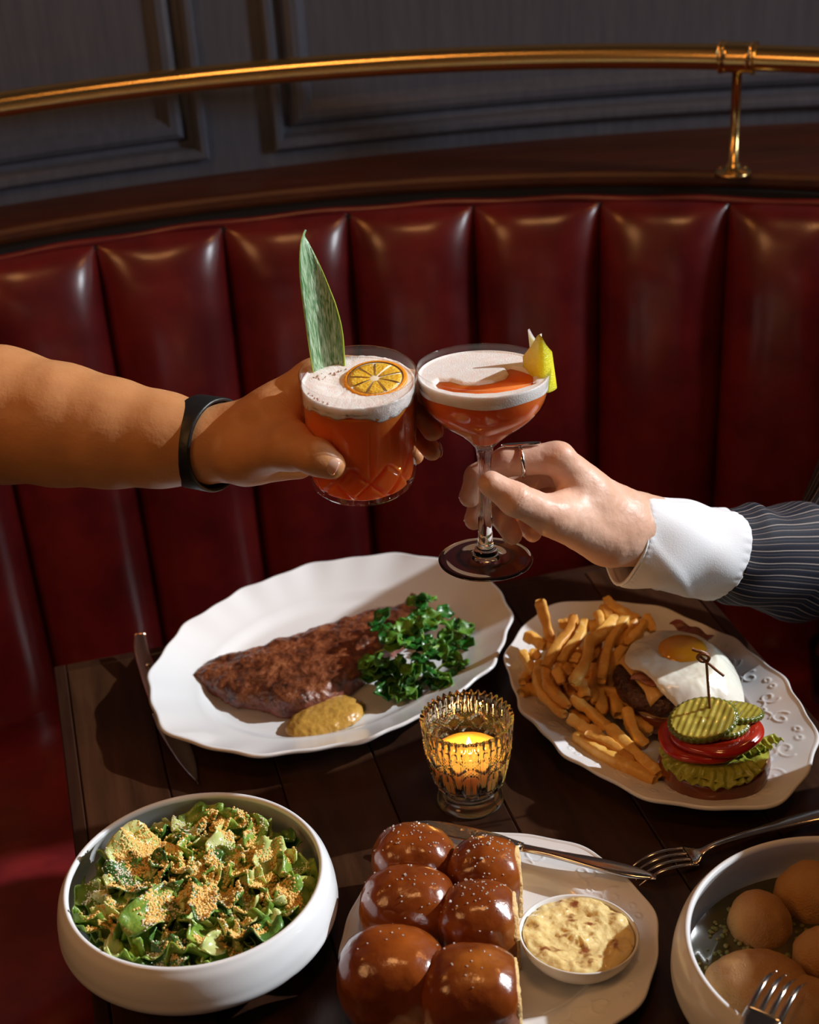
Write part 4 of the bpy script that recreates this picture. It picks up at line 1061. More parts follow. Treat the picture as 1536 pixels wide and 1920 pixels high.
MT['salt'] = mat('salt_flakes', (.85, .80, .74), .25, trans=.4, ior=1.5)
rng = random.Random(3); Vs, Fs, n = [], [], 0
for i in range(240):
    k = rng.choices(range(6), [3, 4, 1.5, 4, .6, .6])[0]; c = pt(*RL[k][0], z=.034); x, y = c[0] + rng.gauss(0, .015), c[1] + rng.gauss(0, .013)
    h = bv2.ray_cast(Vector((x, y, .2)), Vector((0, 0, -1)))
    if h[0] is None or h[0].z < .04: continue
    s = rng.choice([.0006, .0007, .0008, .0014 if i % 6 == 0 else .0007]); B = box(0, 0, 0, s * 1.5, s * 1.2, s * .8); V = B[0] @ (rotz(rng.random() * 6) @ rotx(rng.gauss(0, .4))).T + [x, y, h[0].z + s * .3]
    Vs.append(V); Fs += [[q + n for q in f] for f in B[1]]; n += 8
tag(M('salt_flakes', (np.vstack(Vs), Fs), MT['salt'], ld, smooth=False), kind='stuff')

DC = np.array([.0995, .826])
dsh = lathe([(0, .0205), (.020, .0205), (.0215, .0195), (.0235, .0215)] + smoothprof([(.0235, .0215), (.033, .026), (.0395, .034), (.0424, .0425)], 6).tolist() + [(.0428, .0436), (.0420, .0442), (.0408, .0432)] + smoothprof([(.0404, .041), (.036, .032), (.030, .027), (.020, .0245), (0, .0240)], 6).tolist(), 96)
V = dsh[0].copy(); V[:, 2] -= .0125
Rt = rotx(R(-3)) @ roty(R(3))
def dtilt(V): return (V - [0, 0, .008]) @ Rt.T + [DC[0], DC[1], .0100]
tag(M('butter_dish', (dtilt(V), dsh[1]), MT['china']), 'small round white dish of butter standing on the bread plate', 'dish')
MT['butter'] = mat('onion_butter', (.88, .72, .34), .28, color2=(.80, .60, .25), color3=(.30, .10, .03), cpos=(.40, .56), cpos3=.66, cscale=75, cstretch=(1, 1.4, 1), cdetail=4, crough=.5, sss=.4, ssr=(1, .8, .3), sscale=.005, bump=.5, bscale=110, bdist=.004, coat=.4, coatr=.15)
bt = lathe([(0, .010)] + [(.030, .014), (.0385, .0245)] + [(.0398, .0285), (.0392, .0300)] + [(.0385 - .0385 * q, .0305 + .0012 * math.sin(q * 9)) for q in np.linspace(.02, 1, 30)], 120)
V = bt[0].copy(); tp = V[:, 2] > .0296; nn = fnoise(V, 95, 4, 7.0); V[:, 2] += np.where(tp, nn * .0026, 0)
tag(M('butter', (dtilt(V), bt[1]), MT['butter']), 'soft yellow butter flecked with brown onion bits', 'butter')

# ================================================================== soup
MT['broth'] = mat('herb_broth', (.035, .045, .008), .12, color2=(.09, .055, .012), cscale=25, coat=.6, coatr=.05)
bb = gridf(np.array([[[SOC[0] + r_ * math.cos(a), SOC[1] + r_ * math.sin(a), .0345 + .0005 * math.sin(r_ * 300 + a * 3)] for a in np.linspace(0, 2 * PI, 97)[:-1]] for r_ in np.linspace(.0005, .1035, 24)]), cv=True)
tag(M('broth', (bb[0], bb[1][:, ::-1]), MT['broth']), 'dark green herb broth in the lower right bowl', 'soup')
MT['ball'] = mat('foamy_ball', (.50, .24, .06), .45, color2=(.58, .31, .09), cscale=40, sss=.35, ssr=(1, .5, .2), sscale=.006, bump=.7, bvor=True, bscale=900, bdist=.0015, coat=.2, coatr=.2)
for i, (cx_, cy_, rx, ry, h_, lab) in enumerate([(1427, 1712, .0225, .0225, .026, 'smaller round foamy ball left of the centre of the broth'), (1528, 1660, .028, .026, .027, 'foamy ball at the back right of the soup bowl'), (1420, 1835, .037, .031, .025, 'large bubbly foam ball at the front left of the soup bowl'),
                                     (1548, 1775, .022, .022, .024, 'foamy ball at the right edge of the picture in the soup bowl'), (1515, 1888, .036, .030, .024, 'foamy ball under the fork tines in the soup bowl')]):
    c = pt(cx_, cy_, z=.047); V, Fq = lathe([(0, -h_ * .9)] + [(math.sin(a) , -math.cos(a)) for a in np.linspace(.12, PI - .12, 30)] + [(0, 1)], 64); V = V * [rx, ry, h_ * .95]; V[0::32, 2] = -h_ * .95
    V = roughen((V, Fq), .0018, 50, 3, i * 3.0)[0]
    tag(M('dumpling', (V + [c[0], c[1], .0365], Fq), MT['ball']), lab.replace('foamy ball', 'foamy dumpling').replace('foam ball', 'foamy dumpling'), 'dumpling')
MT['foam_green'] = mat('green_froth', (.30, .24, .06), .4, color2=(.16, .17, .04), cscale=120, bump=.6, bvor=True, bscale=600)
rng = random.Random(5); Vs, Fs, n = [], [], 0
for i in range(420):
    a = rng.uniform(1.6, 4.9); q = .094 * math.sqrt(rng.random()); x, y = SOC[0] + q * math.cos(a), SOC[1] + q * math.sin(a); s = rng.uniform(.0008, .0026); B = ico(s, 1); Vs.append(B[0] * [1, 1, .7] + [x, y, .035]); Fs += [[k + n for k in f] for f in B[1]]; n += 12
tag(M('soup_bubbles', (np.vstack(Vs), Fs), MT['foam_green']), 'small bubbles floating on the broth between the dumplings', 'bubbles', kind='stuff')

# ================================================================== tumbler and its drink
MT['clear_thin'] = thin_glass('clear_glass_wall', (1, 1, 1), .75, .01)
MT['clear_cut'] = thin_glass('clear_cut_glass', (1, .99, .98), 1.0, .03)
MT['clear'] = glass('clear_solid_glass', (1, 1, 1), 1.5)
MT['cocktail'] = mat('orange_cocktail', (1.0, .175, .03), .3, sss=1.0, ssr=(1, .18, .04), sscale=.018, spec=.1)
MT['cocktail_top'] = mat('salmon_cocktail', (.80, .22, .09), .08, sss=1.0, ssr=(1, .25, .10), sscale=.012, spec=.5)
MT['foam'] = mat('pale_pink_foam', (.95, .82, .77), .42, color2=(.98, .92, .89), cscale=160, sss=.5, ssr=(1, .6, .5), sscale=.006, bump=.35, bvor=True, bscale=900, bdist=.0008)

RB, RA = np.array([-.0333, 1.030, .3005]), frame((.03, -.08, 1.0), (1, 0, 0))
TUMB = lambda VF: xf(VF, RA, RB)


def cut(T, z):
    n = 9; s = (T * n / (2 * PI)); w = 2 * PI * .0405 / n; t = (z - .006) / .026
    up = np.clip((z - .003) / .003, 0, 1) * np.clip((.042 - z) / .004, 0, 1)
    d1 = np.abs(((s + t * .95) % 1) - .5) * w; d2 = np.abs(((s - t * .95) % 1) - .5) * w; d3 = np.abs(((s + .5) % 1) - .5) * w
    g = np.maximum(np.clip(1 - d1 / .0042, 0, 1), np.clip(1 - d2 / .0042, 0, 1)) * np.clip((.036 - z) / .004, 0, 1)
    fl = np.clip(1 - d3 / (.0026 * np.clip((.064 - z) / .03, 0, 1) + 1e-6), 0, 1) * (z > .024) * (z < .064)
    return -.0026 * g * up - .0010 * fl


ro = lambda z: np.interp(z, [0, .004, .010, .030, .092], [.0350, .0388, .0402, .0408, .0425])
ri = lambda z: np.interp(z, [.012, .016, .022, .034, .092], [.0330, .0370, .0386, .0393, .0411])
tm = thing('tumbler', 'cut-crystal tumbler of orange cocktail held in the left hand', 'glass', RB)
tm['label'] = 'short cut-crystal tumbler held by the bare arm from the left'
zs = np.linspace(.0005, .034, 60)
prof = [(0, .0012), (.026, .0012), (.031, 0), (.034, 0)] + [(float(ro(z)), z) for z in zs] + [(float(ri(z)), z) for z in (.034, .0335)]
M('cut_base', TUMB(lathe(prof, 432, lambda T, z, r: r + np.where(r > ro(z) - .0003, cut(T, z), 0))), MT['clear_cut'], tm, smooth=False)
prof = [(float(ro(z)), z) for z in np.linspace(.0342, .0900, 60)] + [(.0425, .0912), (.0420, .0921), (.0414, .0919), (.0411, .0910)] + [(float(ri(z)), z) for z in np.linspace(.0900, .0342, 20)]
M('wall', TUMB(lathe(prof, 216, lambda T, z, r: r + np.where(r > ro(z) - .0003, cut(T, z), 0))), MT['clear_thin'], tm)
LT = .0745
lq = thing('orange_cocktail', 'cloudy orange cocktail with pale pink foam filling the tumbler', 'drink', RB + RA @ [0, 0, .0125])
lz = np.r_[np.linspace(.0035, .044, 54), np.linspace(.046, LT, 16)]
rl_ = lambda z: np.interp(z, [.0035, .006, .012, .034, .092], [.0330, .0365, .0384, .0393, .0411]) - .0003
prof = [(0, .0035)] + [(float(rl_(z)), z) for z in lz] + [(0, LT)]
M('liquid', TUMB(lathe(prof, 432, lambda T, z, r: r + np.where(r > rl_(z) - .0001, cut(T, z) * .9, 0))), MT['cocktail'], lq)
prof = [(0, LT + .0002), (.036, LT + .0002), (float(ri(LT)) - .0002, LT - .001)] + [(float(ri(z)) - .0002, z) for z in np.linspace(LT, .0842, 10)] + [(.0398, .0832)] + [(.0398 * (1 - q), .0829 + .0006 * math.sin(q * 8)) for q in np.linspace(.05, 1, 14)]
fv = lathe(prof, 120, None, lambda T, z, r: z + np.where((z < LT + .003) & (r > .034), .0022 * np.sin(3 * T + 1) + .0013 * np.sin(7 * T) + .0006 * np.sin(17 * T), 0))
M('foam', TUMB(roughen(fv, .0005, 300)), MT['foam'], lq)
MT['bubble'] = mat('dark_wet_bubble', (.55, .36, .30), .1, coat=.8)
rng = random.Random(12); Vs, Fs, n = [], [], 0
for i in range(44):
    if i < 22: t_ = rng.random(); q = np.array([-.030 + .020 * t_, .008 + .014 * t_, 0]) + [rng.gauss(0, .0035), rng.gauss(0, .0028), .0833]
    else: a = rng.uniform(3.3, 4.2); q = np.array([.0378 * math.cos(a), .0378 * math.sin(a), .0835 + rng.uniform(-.002, .001)])
    B = ico(rng.uniform(.0004, .0011), 1); Vs.append(B[0] + q); Fs += [[k + n for k in f] for f in B[1]]; n += 12
tag(M('foam_bubbles', TUMB((np.vstack(Vs), Fs)), MT['bubble'], lq), kind='stuff')

# dried orange wheel floating on the foam
MT['rind'] = mat('orange_rind', (.90, .34, .02), .4, bump=.4, bscale=500, sss=.2, ssr=(1, .5, .1), sscale=.003)
MT['pulp'] = mat('orange_pulp', (.95, .48, .02), .25, color2=(1.0, .66, .10), cscale=260, cstretch=(1, 1, 1), sss=.5, ssr=(1, .6, .1), sscale=.004, bump=.6, bscale=500, coat=.4)
MT['pith'] = mat('white_pith', (.93, .86, .66), .6)
oc = pt(704, 712, z=RB[2] + .0832); ow = thing('orange_slice', 'thin orange slice floating half sunk in the foam of the tumbler', 'garnish', oc); OR = RA @ rotz(.2) @ rotx(.10) @ roty(-.07)
OWX = lambda VF: xf(VF, OR, oc)
M('rind', OWX(lathe([(.0205, -.0016), (.0222, -.0016), (.0232, -.0008), (.0232, .0010), (.0224, .0018), (.0205, .0018)], 96)), MT['rind'], ow)
M('pith', OWX(lathe([(0, -.0010), (.0206, -.0010), (.0206, .0012), (0, .0012)], 64)), MT['pith'], ow)
for k in range(9):
    a0, a1 = k * 2 * PI / 9 + .035, (k + 1) * 2 * PI / 9 - .035; P = [[(.0030 * math.cos((a0 + a1) / 2), .0030 * math.sin((a0 + a1) / 2), .0013)] * 7]
    for rr_, zz_ in ((.004, .0018), (.010, .0022), (.016, .0022), (.0188, .0018), (.0192, .0012)): P.append([(rr_ * math.cos(a), rr_ * math.sin(a), zz_) for a in np.linspace(a0 + .03 / (rr_ * 60), a1 - .03 / (rr_ * 60), 7)])
    M('segment', OWX(gridf(np.array(P))), MT['pulp'], ow)

# pineapple frond
m = mat('pineapple_frond', (.045, .19, .045), .24, color2=(.55, .72, .50), cscale=9, cstretch=(110, 110, 2.2), cpos=(.34, .70), crough=.5, bump=.5, bscale=9, bstretch=(90, 90, 3), bdist=.0012, coat=.45, coatr=.22, spec=.7)  # pale streak colour paints in the leaf's bright glossy sheen
MT['frond'] = m
MT['frond_edge'] = mat('frond_edge_yellow_green', (.38, .55, .06), .35)
L_ = [(593, 716), (586, 690), (578, 640), (571, 590), (566, 552), (562, 510), (562, 480), (564, 455), (568, 441), (571, 434)]
R_ = [(646, 690), (645, 668), (641, 620), (630, 575), (619, 545), (604, 508), (591, 480), (578, 455), (571, 442), (574, 432)]
rows = []
ys = np.linspace(1.040, 1.062, len(L_))
for (l, r_, y) in zip(L_, R_, ys):
    a, b = pt(*l, y=y), pt(*r_, y=y + .010); rows.append((a, b))
A_ = smoothprof([a for a, b in rows], 8); B_ = smoothprof([b for a, b in rows], 8); nv = 15; G = []
for i, (a, b) in enumerate(zip(A_, B_)):
    w = np.linalg.norm(b - a)
    G.append([a + (b - a) * v + np.array([0, 1, .1]) * (w * .20 * math.sin(PI * v) + .0004 * math.sin(v * 40)) for v in np.linspace(0, 1, nv)])
fd = thing('pineapple_frond', 'tall pointed green pineapple leaf standing in the tumbler', 'garnish', tuple(A_[0]))
o = M('leaf_blade', gridf(np.array(G)), MT['frond'], fd); mod(o, 'SOLIDIFY', thickness=.0008, offset=0)
M('leaf_edge', tube(B_ + [0, 0, 0], [.0008, .0006, .0003, .0002], 6), MT['frond_edge'], fd); M('leaf_edge', tube(A_, [.0006, .0003, .0003, .0002], 6), MT['frond_edge'], fd)

# ================================================================== coupe and its drink
CB, CA = np.array([.0560, 1.030, .2262]), frame((.026, .035, 1.0), (1, 0, 0)); COUP = lambda VF: xf(VF, CA, CB)
cp = thing('coupe_glass', 'stemmed coupe glass of orange cocktail held up by the hand in the white cuff', 'glass', CB)
st = [(0, .0010), (.0300, .0006), (.0345, 0), (.0362, .0006), (.0364, .0012), (.0355, .0018)] + smoothprof([(.0340, .0021), (.025, .0028), (.014, .0042), (.0098, .0060), (.0092, .0085), (.0082, .0105), (.0066, .0120), (.0060, .018), (.0052, .032), (.0043, .052), (.0043, .070), (.0052, .086), (.0066, .094), (.0095, .0985)], 5).tolist() + [(.0092, .1000), (0, .1004)]
M('stem_and_foot', COUP(lathe(st, 96, lambda T, z, r: r * (1 + np.where((z > .035) & (z < .094) & (r < .009), .06 * np.cos(8 * T), 0)))), MT['clear'], cp)
bo = smoothprof([(.0090, .0975), (.0140, .1025), (.0225, .1095), (.0345, .1190), (.0430, .1285), (.0472, .1380), (.0488, .1480), (.0492, .1580)], 8)
bi = [(r - .0011, z + .0006) for r, z in bo[::-1][1:]]
M('bowl', COUP(lathe([(0, .0968)] + bo.tolist() + [(.04905, .1588), (.0486, .1590), (.0481, .1585)] + bi + [(0, .0995)], 160)), MT['clear_thin'], cp)
bz = np.array([z for r, z in bo]); br_ = np.array([r for r, z in bo]); rin = lambda z: np.interp(z, bz, br_) - .0014
LZ = .1500
ck = thing('coupe_cocktail', 'orange cocktail with broken white foam filling the coupe glass', 'drink', CB + CA @ [0, 0, .1])
M('liquid', COUP(lathe([(0, .1000)] + [(float(rin(z)), z) for z in np.linspace(.1003, LZ, 40)] + [(0, LZ)], 120)), MT['cocktail'], ck)
hole = [(780, 856), (800, 835), (860, 833), (920, 852), (1000, 852), (1080, 838), (1150, 812), (1168, 785), (1155, 762), (1180, 752), (1235, 765), (1300, 790), (1300, 850), (1200, 885), (1100, 905), (1000, 912), (880, 905), (800, 885)]
hp = []
for x, y in hole: q = (pt(540 + x / 2.823, 420 + y / 2.823, z=CB[2] + LZ + .001) - CB) @ CA; hp.append(q[:2])
rr_ = np.r_[np.linspace(.0003, .046, 70), [.0468, .0471, .0472]]; th = np.linspace(0, 2 * PI, 200, endpoint=False); RRm, TTm = np.meshgrid(rr_, th, indexing='ij')
X, Y = RRm * np.cos(TTm), RRm * np.sin(TTm); sd_ = poly_sd(hp, X, Y); ztop = LZ + .0026 - .0046 / (1 + np.exp(sd_ / .0007)); ztop = np.where(RRm > .0445, np.maximum(ztop, LZ + .0022 + (RRm - .0445) * .5), ztop)
top = np.stack([np.minimum(X, 9), Y, ztop], -1)
side = [np.stack([(float(rin(z)) + .0002) * np.cos(th), (float(rin(z)) + .0002) * np.sin(th), np.full_like(th, z) + (.0007 * np.sin(th * 5) if z < LZ - .003 else 0)], -1) for z in np.linspace(LZ + .0030, LZ - .0062, 8)]
V, Fq = gridf(np.concatenate([top, np.array(side)]), cv=True)
M('foam', COUP((V, Fq[:, ::-1])), MT['foam'], ck)

# lemon twist clipped on the rim
MT['lemon'] = mat('lemon_zest', (1.0, .82, .01), .38, color2=(.95, .72, .01), cscale=300, bump=.6, bvor=True, bscale=650, bdist=.0012, sss=1.0, ssr=(1, .8, .1), sscale=.02, coat=.3)
MT['lemon_pith'] = mat('lemon_pith', (.93, .86, .45), .6, sss=1, ssr=(1, 1, .4), sscale=.02)
zc = lambda x, y, Y_: pt(540 + x / 2.823, 420 + y / 2.823, y=Y_)
cols_ = [((1242, 702), (1254, 858), 1.046), ((1290, 640), (1290, 872), 1.034), ((1330, 585), (1345, 893), 1.022), ((1368, 640), (1385, 892), 1.024), ((1398, 675), (1424, 868), 1.034), ((1385, 665), (1405, 838), 1.046), ((1345, 645), (1365, 820), 1.052), ((1305, 600), (1330, 760), 1.056), ((1278, 553), (1290, 700), 1.058)]
T_ = smoothprof([zc(*t, y) for t, b, y in cols_], 6); B2 = smoothprof([zc(*b, y) for t, b, y in cols_], 6); nv = 12
G = np.array([[t + (b - t) * v for v in np.linspace(0, 1, nv)] for t, b in zip(T_, B2)])
lt = thing('lemon_twist', 'folded bright yellow lemon peel clipped on the rim of the coupe', 'garnish', tuple(B2.mean(0)))
V, Fq = gridf(G); V2 = V + vnormals(V, Fq) * .0026; N_ = len(V); nu = len(T_); s1 = vnormals(V, Fq)[3 * nv]; sg = 1 if s1[1] > 0 else -1; V2 = V + vnormals(V, Fq) * .0026 * sg
M('zest', (V, Fq if sg < 0 else Fq[:, ::-1]), MT['lemon'], lt)
bd = [i * nv for i in range(nu)] + [(nu - 1) * nv + j for j in range(1, nv)] + [i * nv + nv - 1 for i in range(nu - 2, -1, -1)] + list(range(nv - 2, 0, -1))
M('pith', (np.vstack([V, V2]), (Fq + N_).tolist() + [[bd[k], bd[k - 1], bd[k - 1] + N_, bd[k] + N_] for k in range(len(bd))]), MT['lemon_pith'], lt, smooth=False)

# ================================================================== the two hands
def skin(name, c1, c2, sscale=.006):
    return mat(name, c1, .42, color2=c2, cscale=28, cpos=(.3, .7), sss=.35, ssr=(1, .35, .18), sscale=sscale, bump=.32, bscale=420, bdist=.0007, bdetail=4, spec=.4)


MT['skin_a'] = skin('tanned_skin', (.50, .225, .085), (.58, .28, .12)); MT['skin_b'] = skin('light_skin', (.70, .40, .27), (.78, .50, .37))
MT['nail_a'] = mat('fingernail_tan', (.60, .36, .26), .22, coat=.5, sss=.3, ssr=(1, .4, .3), sscale=.003); MT['nail_b'] = mat('fingernail_light', (.80, .52, .44), .18, coat=.6, sss=.3, ssr=(1, .4, .3), sscale=.003)
P3 = lambda x, y, Y_: pt(x, y, y=Y_)


def nail(parent, c, axis, normal, L, W, rad, m):
    """curved nail plate: centre on the skin, axis towards the fingertip"""
    Rm = frame(axis, np.cross(normal, axis)); a = Rm[:, 2]; s = Rm[:, 0]; n = np.cross(a, s); n = n if n @ np.array(normal) > 0 else -n
    U, Vv = np.meshgrid(np.linspace(-1, 1, 13), np.linspace(-1, 1, 13), indexing='ij'); w = W / 2 * (1 - .14 * np.abs(U) ** 4)
    G = np.array(c) + (a * (U * L / 2 * (1 - .10 * Vv ** 2))[..., None]) + s * (rad * np.sin(Vv * w / rad))[..., None] + n * (rad * (np.cos(Vv * w / rad) - 1) - .0008 * (U ** 2) + .0003 - .0006 * (np.abs(Vv) ** 6))[..., None]
    o = M('fingernail', gridf(G), m, parent); mod(o, 'SOLIDIFY', thickness=.0007, offset=0); return o


# ---- person on the left: bare forearm, hand round the tumbler
pa = thing('person', 'bare tanned forearm with a black wristband reaching in from the left, holding the tumbler', 'person', tuple(P3(0, 778, 1.13)))
F1 = Field((-.50, .955, .215), (.045, 1.30, .430), .0018)
arm = [(-330, 752, 1.20), (-200, 760, 1.165), (0, 778, 1.115), (114, 797, 1.096), (205, 812, 1.083), (300, 824, 1.073), (385, 832, 1.066), (450, 832, 1.060)]
ar = [.0530, .0540, .0525, .0465, .0412, .0355, .0292, .0235]
F1.chain([P3(*q) for q in arm], ar, .010)
MC = {'i': P3(583, 706, 1.064), 'm': np.array([-.062, 1.080, .357]), 'r': np.array([-.064, 1.078, .336]), 'p': np.array([-.070, 1.070, .318])}
for k_, w_, r0, r1 in (('i', (455, 795, 1.060), .0150, .0125), ('m', (450, 810, 1.068), .016, .0125), ('r', (452, 845, 1.068), .016, .012), ('p', (462, 866, 1.060), .0135, .0115)): F1.cap(P3(*w_), MC[k_], r0, r1, .016)
F1.cap(P3(470, 858, 1.045), P3(560, 868, 1.060), .0170, .0120, .018)
F1.cap(P3(505, 775, 1.050), P3(575, 785, 1.058), .0150, .0115, .016)
gl = lambda deg, z, r=.0515: np.array([RB[0] + .002 + r * math.cos(R(deg)), RB[1] - (z - RB[2]) * .08 + r * math.sin(R(deg)), z])
FG = F1.like()
for k_, zz_, sgm, rd in (('i', (.378, .372, .366, .362), (118, 78, 42, 16), .0088), ('m', (.356, .350, .343, .3375), (104, 66, 30, 6), .0092), ('r', (.336, .331, .325, .3185), (108, 70, 36, 10), .0087), ('p', (.316, .312, .307, .303), (120, 90, 60, 40), .0075)):
    f_ = F1.like(); pts_ = [MC[k_]] + [gl(d, z, .0430 + rd) for d, z in zip(sgm, zz_)]; f_.chain(pts_, [rd * 1.25, rd * 1.12, rd * 1.02, rd * .98, rd * .86], .003); FG.add(f_, 0)
F1.add(FG, .007)
TH = [P3(462, 852, 1.046), P3(540, 842, 1.008), P3(592, 856, .9865), P3(622, 872, .9835)]
f_ = F1.like(); f_.chain(TH, [.0190, .0142, .0120, .0102], .008); F1.add(f_, .012)
F1.cap(P3(525, 790, 1.046), P3(552, 826, 1.012), .0110, .0115, .016)
V, Fq = smooth_mesh(F1.mesh(), 2)
V = roughen((V, Fq), .0003, 60, 3)[0]
M('arm_and_hand', (V, Fq), MT['skin_a'], pa)
ta = TH[3] - TH[2]; ta /= np.linalg.norm(ta); nn_ = np.array([.35, -.82, .10]); nn_ -= ta * (nn_ @ ta); nn_ /= np.linalg.norm(nn_)
nail(pa, TH[2] * .25 + TH[3] * .75 + ta * .002 + nn_ * .0105, ta, nn_, .0132, .0125, .0085, MT['nail_a'])
for (dg, z, rd) in ((16, .362, .0088), (6, .3375, .0092), (10, .3185, .0087)):
    q = gl(dg, z, .0430 + rd); ax = gl(dg - 14, z - .002, .0430 + rd) - q; ax /= np.linalg.norm(ax); nr = np.array([math.cos(R(dg)), math.sin(R(dg)), 0]); nail(pa, q + nr * rd * .88, ax, nr, .010, .0095, .0075, MT['nail_a'])
MT['rubber'] = mat('black_silicone_band', (.010, .010, .011), .42, bump=.1, bscale=300)
bc_, bn = P3(389, 831, 1.068), np.array([.82, -.54, .06]); bn /= np.linalg.norm(bn); Bf = frame(bn, (0, 0, 1)); rows = []
for w_, dr in [(-.0120, -.0006), (-.0118, .0010), (-.0105, .0018), (.0105, .0018), (.0118, .0010), (.0120, -.0006), (.0105, -.0012), (-.0105, -.0012)]:
    a = np.linspace(0, 2 * PI, 90, endpoint=False); rz, ry = .0343 + dr, .0352 + dr
    rows.append(bc_ + bn * w_ + np.outer(np.cos(a) * rz, Bf[:, 0]) + np.outer(np.sin(a) * ry, Bf[:, 1]))
wb = M('wristband', gridf(np.array(rows), cu=True, cv=True), MT['rubber'], pa)
cl_a = bc_ - np.array([0, 0, 1]) * .0335 - bn * .001 + np.array([-.004, -.010, .004])
M('band_clasp', xf(roughen(lathe([(0, -.002), (.0060, -.002), (.0070, 0), (.0060, .0022), (0, .0026)], 24), 0, 1), frame((-.1, -.5, -.8)), cl_a), MT['rubber'], wb)
for k in range(4):
    a = 2.25 + k * .17; c = bc_ + np.cos(a) * .0360 * Bf[:, 0] + np.sin(a) * .0356 * Bf[:, 1]; M('band_hole', xf(lathe([(0, .0006), (.0012, .0006), (.0014, 0), (.0012, -.0006), (0, -.0006)], 12), frame(np.cos(a) * Bf[:, 0] + np.sin(a) * Bf[:, 1]), c), MT['black'], wb)

# ---- person on the right: hand pinching the stem, white cuff, striped sleeve
pb_ = thing('person', 'hand with a silver ring, white shirt cuff and striped sleeve, reaching in from the right', 'person', tuple(P3(1536, 1050, 1.18)))
F2 = Field((.012, .975, .135), (.290, 1.165, .335), .0014)
W0, W1 = P3(1290, 1020, 1.100), P3(1170, 992, 1.076)
F2.cap(W0, W1, .0265, .0250, .02)
F2.cap(P3(1160, 970, 1.080), P3(1230, 990, 1.090), .0210, .022, .02)
IM, MM, RM, PM = P3(1046, 859, 1.056), P3(1056, 876, 1.076), P3(1070, 905, 1.090), P3(1085, 940, 1.098)
for (x, y, Y_), q, r0, r1 in (((1150, 962, 1.070), IM, .0185, .0124), ((1155, 975, 1.080), MM, .018, .0125), ((1160, 995, 1.088), RM, .017, .012), ((1160, 1012, 1.088), PM, .017, .0115)): F2.cap(P3(x, y, Y_), q, r0, r1, .014)
F2.cap(P3(1120, 985, 1.060), P3(1150, 1005, 1.066), .0195, .021, .018)
FG = F2.like()
for pts_, rs in (([IM, P3(948, 866, 1.054), P3(897, 893, 1.0505), P3(881, 932, 1.0455)], [.0122, .0112, .0100, .0082]),
                 ([MM, P3(958, 905, 1.074), P3(903, 938, 1.058), P3(890, 975, 1.047)], [.0120, .0108, .0096, .0080]),
                 ([RM, P3(985, 945, 1.088), P3(937, 965, 1.068), P3(961, 1003, 1.046)], [.0115, .0102, .0094, .0080]),
                 ([PM, P3(1015, 975, 1.095), P3(985, 985, 1.078), P3(1000, 1000, 1.058)], [.0105, .0090, .0082, .0070])):
    f_ = F2.like(); f_.chain(pts_, rs, .003); FG.add(f_, 0)
F2.add(FG, .005)
TB = [P3(1135, 1010, 1.058), P3(1034, 967, 1.026), P3(966, 936, 1.013), P3(921, 907, 1.0145)]
f_ = F2.like(); f_.chain(TB, [.0205, .0148, .0118, .0098], .006); F2.add(f_, .010)
f_ = F2.like(); 
F2.cap(P3(1100, 940, 1.055), P3(1060, 955, 1.040), .0135, .0110, .018)
V, Fq = smooth_mesh(F2.mesh(), 2)
V = roughen((V, Fq), .0005, 70, 3)[0]
# creases over the thumb joint
q = TB[2]; ax = TB[3] - TB[1]; ax /= np.linalg.norm(ax); t_ = (V - q) @ ax; dist = np.linalg.norm(V - q - np.outer(t_, ax), axis=1)
V = V - (vnormals(V, Fq).T * (.0006 * np.exp(-(t_ / .006) ** 2) * np.maximum(np.sin(t_ * 2400), 0) * (dist < .016) * ((V - q)[:, 2] > 0))).T
M('hand', (V, Fq), MT['skin_b'], pb_)
for tip, pre, nrm, L, W, rd, rr_ in ((P3(881, 932, 1.0455), P3(897, 893, 1.0505), (-.85, .1, .15), .0105, .0090, .0078, .0070), (P3(890, 975, 1.047), P3(903, 938, 1.058), (-.85, .0, .1), .0100, .0088, .0076, .0068),
                                     (P3(961, 1003, 1.046), P3(937, 965, 1.068), (-.35, -.25, -.75), .0100, .0090, .0078, .0070), (P3(1000, 1000, 1.058), P3(985, 985, 1.078), (-.2, -.3, -.8), .0080, .0075, .0066, .006)):
    ax = tip - pre; ax /= np.linalg.norm(ax); nn_ = np.array(nrm, float); nn_ -= ax * (nn_ @ ax); nn_ /= np.linalg.norm(nn_); nail(pb_, tip + nn_ * (rd + .0002) - ax * .0015, ax, nn_, L, W, rr_, MT['nail_b'])
# the ring: a band and a flat bar along the finger
fa = P3(948, 866, 1.054) - IM; fa /= np.linalg.norm(fa); rc = IM + (P3(948, 866, 1.054) - IM) * .70; Rf = frame(fa, (0, 0, 1))
rg = [rc + Rf[:, 0] * .0122 * math.cos(a) + Rf[:, 1] * .0122 * math.sin(a) + fa * .0010 * math.cos(a) for a in np.linspace(0, 2 * PI, 60)]
ring = M('finger_ring', tube(rg, .0016, 12, up=tuple(fa), cap=False), MT['silver'], pb_)
tc2 = rc + Rf[:, 0] * .0140; ba = [tc2 + fa * q + np.array([0, 0, 0]) for q in np.linspace(-.0150, .0150, 22)]
M('ring_bar', flatbar(ba, [.0015, .0046, .0052, .0052, .0052, .0052, .0046, .0015], .0020, (0, 1, 0), 16), MT['silver'], ring)

MT['cuff'] = mat('white_cotton_cuff', (.82, .83, .86), .75, bump=.35, bscale=900, bdist=.0006, sheen=.2)


